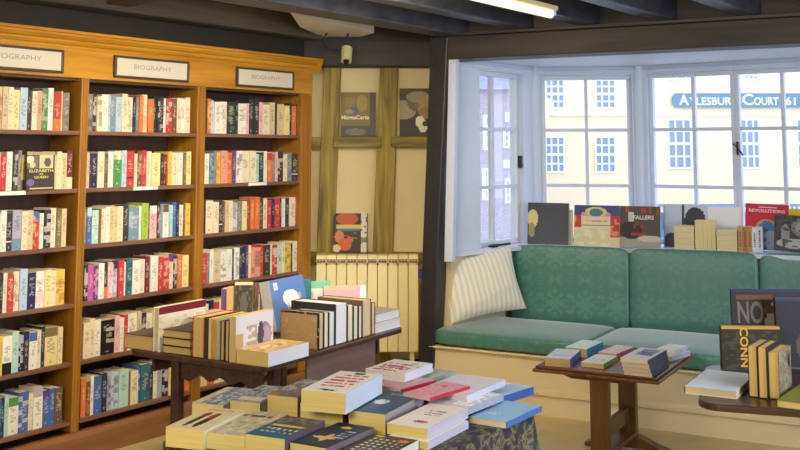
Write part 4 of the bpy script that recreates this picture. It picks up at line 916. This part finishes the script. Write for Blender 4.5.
sill_book('plain white book standing behind the cream book stacks', 705, 738, 207, 251, sy(722, .25), .02, L(238, 238, 240), yaw=-.4, tiltb=.05, seed=96)
# cream stacks with page edges to the room
def stack_frame(px, b=.0):
    X = (bd+bb*.12).normalized(); q = PP(px, 250, bw(-.38, .885+b), X); return Vector((q.x, q.y, SILL)), X, Vector((-X.y, X.x, 0))
o, X, N = stack_frame(674.5, .0); e_, _, _ = stack_frame(694.5, .0); w = (e_-o).length
hh = [.04, .035, .045, .04]
z = 0
for i, h in enumerate(hh):
    full_book(frame(o+X*w+UP*(z+.0006), N, -X, UP) if False else frame(o+UP*(z+.0006), X, N, UP), w, .11, h-.001, L(226, 206, 160), ('lowest', 'second lowest', 'second highest', 'topmost')[i]+' cream book in the flat stack beside the silhouette book', page=L(236, 216, 166), group=G5); z += h
o, X, N = stack_frame(695.5); e_, _, _ = stack_frame(716); w = (e_-o).length/5
for i in range(5):
    full_book(frame(o+X*(w*i)+N*.15+UP*.0006, -N, UP, X) if False else frame(o+X*(w*(i+1))+N*.11+UP*.0006, -N, UP, -N.cross(UP)), .11, .198, w-.001, L(228, 208, 158), ('first', 'second', 'third', 'fourth', 'fifth')[i]+' of five upright cream books between the two flat stacks', page=L(238, 218, 160), group=G5, spine_right=False) if False else \
    full_book(frame(o+X*(w*i)+N*.11+UP*.0006, -N, UP, (-N).cross(UP)) if (-N).cross(UP).dot(X) > 0 else frame(o+X*(w*(i+1)-.001)+N*.11+UP*.0006, -N, UP, (-N).cross(UP)), .11, .198, w-.001, L(228, 208, 158), ('first', 'second', 'third', 'fourth', 'fifth')[i]+' of five upright cream books between the two flat stacks', page=L(238, 218, 160), group=G5)
o, X, N = stack_frame(717); e_, _, _ = stack_frame(737.5); w = (e_-o).length; z = 0
for i, h in enumerate([.036, .034, .036, .032]):
    full_book(frame(o+UP*(z+.0006), X, N, UP), w, .11, h-.001, L(226, 206, 160), ('lowest', 'second lowest', 'second highest', 'topmost')[i]+' cream book in the flat stack before the tan paperbacks', page=L(236, 216, 166), group=G5); z += h
xs = [738.5, 743, 747.5, 752.5, 757.5, 763]
for i in range(5):
    o, X, N = stack_frame(xs[i]); e_, _, _ = stack_frame(xs[i+1]); w = (e_-o).length
    c = [L(196, 150, 96), L(176, 120, 66), L(190, 140, 84), L(220, 224, 232), L(206, 212, 226)][i]; Z = N.cross(UP)
    fm = frame(o+UP*.0006, N, UP, Z) if Z.dot(X) > 0 else frame(o+X*(w-.001)+UP*.0006, N, UP, Z)
    full_book(fm, .11, .165-.004*(i % 2), w-.001, c, ['tan paperback spine next to the flat cream stack', 'brown paperback spine in the middle of the tan ones', 'tan paperback spine next to the white ones', 'white paperback spine next to the tan ones', 'pale blue-white paperback spine before the crimson book'][i], spine=c, spine_text=L(90, 60, 50), group=G5, seed=i)
sill_book('crimson book with blue keyhole shape and REVOLUTIONS lettering on the sill', 745, 782, 205, 252, sy(764, .19), .02, L(206, 34, 66), yaw=-.45, tiltb=.14, seed=97, nx=34, ny=44, roll=-.03,
          art=[('e', .5, .47, .25, .2, L(206, 176, 96)), ('e', .5, .46, .2, .17, L(84, 140, 196)), ('r', .3, 0, .7, .45, L(84, 140, 196)), ('e', .62, .22, .25, .2, L(176, 190, 214)), ('n', .3, L(60, 80, 140), .3, 0, .85, .3), ('r', .3, .92, .72, .935, L(236, 200, 206)), ('r', .2, .79, .8, .8, L(236, 200, 206))], text=(('REVOLUTIONS', .5, .85, .84, .07, L(246, 220, 226)),))
sill_book('black and white photograph book at the photo edge of the sill', 774, 822, 217, 256, sy(792, .055), .02, L(70, 70, 72), yaw=-.45, tiltb=.12, seed=98, nx=40, ny=40, roll=-.04,
          art=[('n', .3, L(50, 50, 52)), ('e', .5, .68, .2, .26, L(120, 120, 120)), ('e', .48, .66, .1, .16, L(150, 150, 150)), ('e', .4, .22, .36, .14, L(176, 176, 174)), ('e', .2, .45, .08, .3, L(140, 140, 140)), ('n', .15, L(40, 40, 40))])
sill_book('yellow book behind the black and white photograph book', 790, 826, 209, 254, sy(806, .12), .02, L(214, 190, 30), yaw=-.45, tiltb=.06, seed=99)

# face-out biography on the second shelf
a_, z_ = tx(27, 170, 0); b_, _ = tx(55, 170, 0)
full_book(frame(P0+d*a_+m*.013+UP*(SH[4]+.0006), d, Vector((m.x*.02, m.y*.02, 1)).normalized(), -m) , b_-a_, .195, .012, L(66, 62, 58), 'dark book with two portraits lettered ELIZABETH the QUEEN, face out on second shelf', seed=101, nx=30, ny=36,
          art=[('r', 0, .56, .42, .9, L(120, 112, 100)), ('r', .45, .56, .95, .92, L(206, 194, 164)), ('e', .12, .8, .14, .1, L(226, 214, 186)), ('e', .2, .66, .1, .08, L(206, 196, 170)), ('e', .74, .72, .12, .12, L(96, 88, 78)), ('r', 0, .92, 1, 1, L(176, 160, 120)), ('e', .14, .2, .14, .09, L(120, 104, 160)), ('r', .1, .03, .95, .06, L(196, 180, 140))],
          text=(('ELIZABETH', .52, .5, .86, .075, L(222, 206, 110)), ('the', .52, .42, .14, .05, L(216, 200, 140)), ('QUEEN', .52, .33, .5, .075, L(222, 206, 110))))
# books standing on the timber rails
G6 = 'books shown on the timbered wall'
def wallbook(label, x0, x1, yt, yb, cover, **kw):
    z0 = PYY(400, yb, YB-.075).z
    face(label, x0, x1, yt, yb, YB-.075, .022, cover, base=z0, group=G6, tiltb=.10, **kw)
wallbook('brown and olive book lettered MagnaCarta standing on the upper timber rail', 341, 375.5, 92.5, 136.6, L(120, 104, 56), seed=111, nx=36, ny=44,
         art=[('r', .82, 0, 1, 1, L(74, 66, 60)), ('r', 0, .0, .82, .22, L(66, 62, 62)), ('e', .42, .1, .32, .08, L(110, 104, 100)), ('r', 0, .22, .82, .32, L(112, 104, 40)), ('e', .4, .6, .12, .12, L(86, 84, 96)), ('e', .24, .56, .14, .04, L(150, 140, 110)), ('r', .1, .66, .4, .9, L(134, 116, 62)), ('e', .6, .75, .16, .2, L(150, 130, 70))], text=(('MagnaCarta', .41, .415, .80, .12, L(240, 228, 196)),))
wallbook('dark book with an older man in profile on its cover, on the timber rail', 399.5, 434, 88.5, 136.6, L(56, 44, 28), seed=112, nx=36, ny=44,
         art=[('r', 0, 0, 1, 1, L(58, 48, 32)), ('e', .1, .55, .4, .2, L(150, 138, 108)), ('e', .58, .72, .36, .22, L(96, 86, 68)), ('e', .54, .82, .34, .12, L(140, 128, 104)), ('e', .72, .66, .22, .2, L(158, 124, 84)), ('e', .94, .64, .06, .05, L(158, 124, 84)), ('e', .74, .48, .18, .12, L(140, 108, 70)), ('r', .84, .71, .95, .725, L(60, 44, 30)), ('r', .86, .555, .94, .57, L(90, 56, 42)), ('e', .5, .64, .07, .06, L(126, 98, 66)), ('e', .4, .1, .6, .26, L(36, 30, 24)), ('e', .6, .3, .14, .12, L(224, 214, 188)), ('e', .68, .18, .12, .1, L(214, 204, 178)), ('e', .76, .26, .1, .06, L(40, 32, 28))])
wallbook('orange and dark illustrated book standing just above the radiator', 333, 367.5, 214, 252.6, L(52, 44, 44), seed=113, nx=36, ny=40,
         art=[('e', .4, .86, .32, .16, L(176, 84, 36)), ('r', .08, .6, .8, .7, L(206, 180, 96)), ('r', .1, .54, .78, .6, L(60, 110, 140)), ('e', .18, .4, .14, .16, L(196, 120, 72)), ('e', .34, .2, .2, .16, L(196, 90, 48)), ('r', .8, 0, .96, 1, L(206, 196, 176)), ('n', .4, L(60, 50, 46), .78, .2, 1, .9), ('n', .25, L(196, 110, 60), .3, .25, .7, .5), ('e', .1, .1, .12, .1, L(206, 190, 150))])

# ------------------------------------------------------------------ radiator
RY = 7.28
x0, x1 = PYY(316, 256, RY).x, PYY(418.5, 256, RY).x; ztop = PYY(400, 255, RY).z; zbot = PYY(396, 352, RY).z
t = empty('radiator', Matrix.Translation((x0, RY, 0))); tag(t, 'cream enamelled sectional radiator under the timbered wall', 'radiator')
ns = 10; sw = (x1-x0)/ns
for i in range(ns):
    k = MB(); a, b = i*sw+.002, (i+1)*sw-.002
    k.box(a, b, 0, .016, zbot, ztop-.07); k.box(a+.012, b-.012, .016, .095, zbot+.01, ztop-.02); k.box(a, b, .01, .1, zbot+.01, zbot+.06); 
    k.prism([(0, ztop-.055), (.0, ztop-.03), (.02, ztop-.004), (.09, ztop), (.1, ztop-.02), (.1, ztop-.06)], a, b)
    for q in range(3): k.box(a+.006, a+.012, -.001, .01, ztop-.075, ztop-.05) if q == 0 else k.box(a+(b-a)*(.45 if q == 1 else .9)-.003, a+(b-a)*(.45 if q == 1 else .9)+.003, 0, .016, ztop-.072, ztop-.05)
    sec = k.build('section', M['rad'], t, bevel=.003)
    k = MB()
    for q in (.2, .5, .8):
        c = a+(b-a)*q; k.box(c-.009, c+.009, -.0012, .004, ztop-.051, ztop-.041); k.box(c-.009, c+.009, -.0012, .004, ztop-.037, ztop-.030)
    k.build('vent_slots', M['dark'], sec)
k = MB(); k.cyl((ns*sw+.001, .05, ztop-.12), (ns*sw+.02, .05, ztop-.12), .016); k.build('valve', M['rad'], t)
k = MB(); k.cyl((ns*sw+.012, .045, ztop-.16), (ns*sw+.012, .045, ztop-.10), .018); k.build('valve_cap', M['bluecap'], t)['label'] = 'blue valve cap'
for x in (.05, ns*sw-.06):
    k = MB(); k.box(x, x+.03, .03, .07, 0, zbot+.012); k.build('foot', M['rad'], t)
k = MB(); k.box(x0-.1, .4, YB-.018, YB, 0, .16); struct(k.build('baseboard_back', M['dark']))

# ------------------------------------------------------------------ spotlight camera, strip light
Yc = 7.12
t = empty('security_camera', Matrix.Translation(PYY(346.5, 55, Yc))); tag(t, 'small cream security camera with looped cable hanging from the dark beam', 'camera')
top = PYY(347.5, 20, Yc)-PYY(346.5, 55, Yc)
k = MB(); k.cyl((0, .03, .045), (0, -.03, -.045), .04, .036, 20); k.build('housing', M['camb'], t, bevel=.004)
k = MB(); k.cyl((0, -.028, -.042), (0, -.04, -.058), .022, .018, 16); k.build('lens', M['lens'], t)
zt = 2.54-(PYY(346.5, 55, Yc).z)
k = MB(); k.cyl((.006, .02, .05), (.008, .02, zt), .007); k.build('rod', M['cable'], t)
k = MB(); pts = [PYY(x, y, Yc)-PYY(346.5, 55, Yc) for x, y in ((342, 48), (334, 49), (326, 45), (324, 39), (328, 32), (336, 27.5), (347, 26))]
def smooth_pts(p, n=6):
    out = []
    for i in range(len(p)-1):
        a, b, c, e = p[max(i-1, 0)], p[i], p[i+1], p[min(i+2, len(p)-1)]
        for j in range(n):
            f = j/n; out.append(.5*((2*b)+(c-a)*f+(2*a-5*b+4*c-e)*f*f+(3*b-a-3*c+e)*f**3))
    return out+[p[-1]]
k.tube(smooth_pts(pts), .006); k.build('cable', M['cable'], t)
# strip light between the joists
e1 = PZ(553, 13, 2.345); o = e1-d*1.2
t = empty('strip_light', frame(Vector((o.x, o.y, 2.335)), d, m, UP)); tag(t, 'lit warm strip light fixed between the dark ceiling joists', 'lamp')
k = MB(); k.box(0, 1.2, -.03, .03, .022, .045); k.build('housing', M['creamp'], t)
k = MB(); k.cyl((.03, 0, .0), (1.17, 0, .0), .022, n=14); k.build('tube', M['tube'], t)
for x in (.0, 1.17):
    k = MB(); k.box(x, x+.03, -.02, .02, -.006, .032); k.build('tube_holder', M['white'], t)

# ------------------------------------------------------------------ outside
GZ = -2.4
k = MB(); k.box(-60, 80, 9.6, 120, GZ-.2, GZ); struct(k.build('exterior_street', M['street']))
YF = 40.0
t = empty('building', Matrix.Translation((0, YF, 0))); tag(t, 'cream rendered building with sash windows and blue signboard across the street', 'building')
xl = PYY(527, 150, YF).x
k = MB(); k.box(xl, 40, 0, 8, GZ, 9.5); k.build('wall', M['facade'], t)
k = MB(); k.box(xl, 40, -.08, 0, PYY(700, 112.5, YF).z-.12, PYY(700, 112.5, YF).z); k.build('string_course', M['reveal'], t)
def sash(px0, px1, py0, py1, parent, Y=YF, oy=0, nx=3, ny=4):
    a, b = PYY(px0, py1, Y), PYY(px1, py0, Y)
    k = MB(); f = .07
    k.box(a.x, b.x, -.06, -.01, a.z, a.z+f); k.box(a.x, b.x, -.06, -.01, b.z-f, b.z); k.box(a.x, a.x+f, -.06, -.01, a.z+f, b.z-f); k.box(b.x-f, b.x, -.06, -.01, a.z+f, b.z-f)
    for i in range(1, nx): x = a.x+(b.x-a.x)*i/nx; k.box(x-.03, x+.03, -.055, -.01, a.z+f, b.z-f)
    for i in range(1, ny): z = a.z+(b.z-a.z)*i/ny; k.box(a.x+f, b.x-f, -.045, -.012, z-(.05 if i*2 == ny else .03), z+(.05 if i*2 == ny else .03))
    w = k.build('window', M['outwhite'], parent)
    k = MB(); k.box(a.x+.02, b.x-.02, -.03, -.005, a.z+.02, b.z-.02); k.build('pane', M['outglass'], w)
for x0_, x1_ in ((545, 564.5), (595, 615.5)):
    sash(x0_, x1_, 79, 109, t); sash(x0_, x1_, 136, 173, t)
for x0_, x1_ in ((668, 691), (741, 759), (797, 818)): sash(x0_, x1_, 118.5, 169, t)
for x0_, x1_ in ((668, 694), (743, 758)): sash(x0_, x1_, 62, 80, t)
sx, ex = PYY(671, 100, YF), PYY(860, 100, YF); za, zb_ = PYY(700, 107.5, YF).z, PYY(700, 93.5, YF).z
t = empty('signboard', Matrix.Translation((sx.x, YF-.04, za))); tag(t, 'blue AYLESBURY COURT signboard on the cream building across the street', 'sign')
k = MB(); H = zb_-za; Wd = ex.x-sx.x; k.prism([(0, H*.3), (.12, 0), (Wd, 0), (Wd, H), (.12, H), (0, H*.7)], -.12, -.06, 'Y'); k.build('board', M['signblue'], t)
k = MB()
def sw_(px): return PYY(px, 100, YF).x-sx.x
for s, xa_, xb_, hh_ in (('A', 678, 687.5, .74), ('YLESBURY', 688, 736.5, .56), ('C', 741, 752, .78), ('OURT', 752.5, 777, .56), ('61 H', 784, 808, .56)):
    put_text(k, s, ((sw_(xa_)+sw_(xb_))/2, -.125, H*(.16+hh_/2)), (1, 0, 0), (0, 0, 1), sw_(xb_)-sw_(xa_), H*hh_, (1, 1, 1, 1), bold=.015)
k.build('lettering', M['signwhite'], t)
# brick house seen through the side casement
YH = 33.0
t = empty('house', Matrix.Translation((0, YH, 0))); tag(t, 'pale brick house with white sash windows seen through the side casement', 'building')
xa_, xb_ = PYY(430, 100, YH).x, PYY(526.5, 100, YH).x; zr = PYY(500, 90, YH).z
k = MB(); k.box(xa_, xb_, 0, 6, GZ, zr); k.build('wall', M['brick'], t)
k = MB(); k.prism([(-.3, zr), (3, zr+1.6), (6.3, zr)], xa_-.2, xb_+.1, 'X'); k.build('roof', M['slate'], t)
for x0_, x1_, y0_, y1_ in ((483, 492, 115, 150), (505, 519, 112, 122), (503.5, 519, 128, 148), (482, 491, 168, 200), (505, 519, 178, 203), (503.5, 519, 160, 168)): sash(x0_, x1_, y0_, y1_, t, YH, nx=3, ny=3)
# railing along the street
YG = 36.0
t = empty('railing', Matrix.Translation((PYY(640, 220, YG).x, YG, GZ))); tag(t, 'pale grey street railing in front of the cream building', 'railing')
zt_ = PYY(700, 204, YG).z-GZ; ln = 12
k = MB(); k.box(0, ln, -.04, .04, zt_-.09, zt_); k.box(0, ln, -.03, .03, zt_-.95, zt_-.88); k.build('rail', M['rail'], t)
k = MB()
for i in range(80): x = ln*(i+.5)/80; k.box(x-.028, x+.028, -.02, .02, zt_-.9, zt_-.05)
k.build('bars', M['rail'], t)
k = MB(); k.box(0, ln, .05, .35, 0, zt_-.3); k.build('low_wall', M['rail'], t)

# ------------------------------------------------------------------ light
w = bpy.data.worlds.new('sky'); sc.world = w; w.use_nodes = True; bg = w.node_tree.nodes['Background']
tcw = w.node_tree.nodes.new('ShaderNodeTexCoord'); sp = w.node_tree.nodes.new('ShaderNodeSeparateXYZ'); rp = w.node_tree.nodes.new('ShaderNodeValToRGB')
w.node_tree.links.new(tcw.outputs['Generated'], sp.inputs[0]); w.node_tree.links.new(sp.outputs['Z'], rp.inputs['Fac']); w.node_tree.links.new(rp.outputs['Color'], bg.inputs['Color'])
rp.color_ramp.elements[0].position = 0; rp.color_ramp.elements[0].color = (.84, .90, 1, 1); rp.color_ramp.elements[1].position = .6; rp.color_ramp.elements[1].color = (.58, .74, 1, 1)
bg.inputs['Strength'].default_value = 2.8
def area(name, loc, target, size, energy, col, sizey=None):
    li = bpy.data.lights.new(name, 'AREA'); li.energy = energy; li.color = col; li.size = size
    if sizey: li.shape = 'RECTANGLE'; li.size_y = sizey
    o = bpy.data.objects.new(name, li); COL.objects.link(o); o.location = loc
    o.rotation_euler = (Vector(target)-Vector(loc)).to_track_quat('-Z', 'Y').to_euler(); return o
WARM, NEUT, COOL = (1, .84, .56), (1, .93, .80), (.70, .81, 1)
area('ceiling_lamp_warm', (-.5, 4.5, 2.46), (-1.5, 6.4, 1.0), 1.0, 54, WARM, .4).data.spread = math.radians(125)
area('rear_fill', (-1.3, .4, 2.2), (-.3, 5.0, .8), 1.4, 66, NEUT, .6)  # added general fill from behind the camera
area('ceiling_lamp_far', (.0, 5.2, 2.34), (.1, 7.2, 1.0), .5, 10, WARM, .3)
area('window_daylight', (3.7, 2.0, 1.55), (0, 4.6, .7), 2.2, 120, COOL, 1.2)
li = bpy.data.lights.new('pendant_bulb', 'POINT'); li.energy = 18; li.color = (1, .92, .8); li.shadow_soft_size = .12  # added unseen point light that brightens the dark ceiling
o = bpy.data.objects.new('pendant_bulb', li); COL.objects.link(o); o.location = (.3, 3.4, 2.12)
vs_ = sc.view_settings; sc.display_settings.display_device = 'sRGB'
vs_.view_transform = 'Standard'; vs_.look = 'None'; vs_.exposure = 0; vs_.gamma = 1; vs_.use_curve_mapping = False
try: sc.cycles.use_denoising = True; sc.cycles.max_bounces = 8; sc.cycles.transparent_max_bounces = 12; sc.cycles.sample_clamp_indirect = 6
except Exception: pass
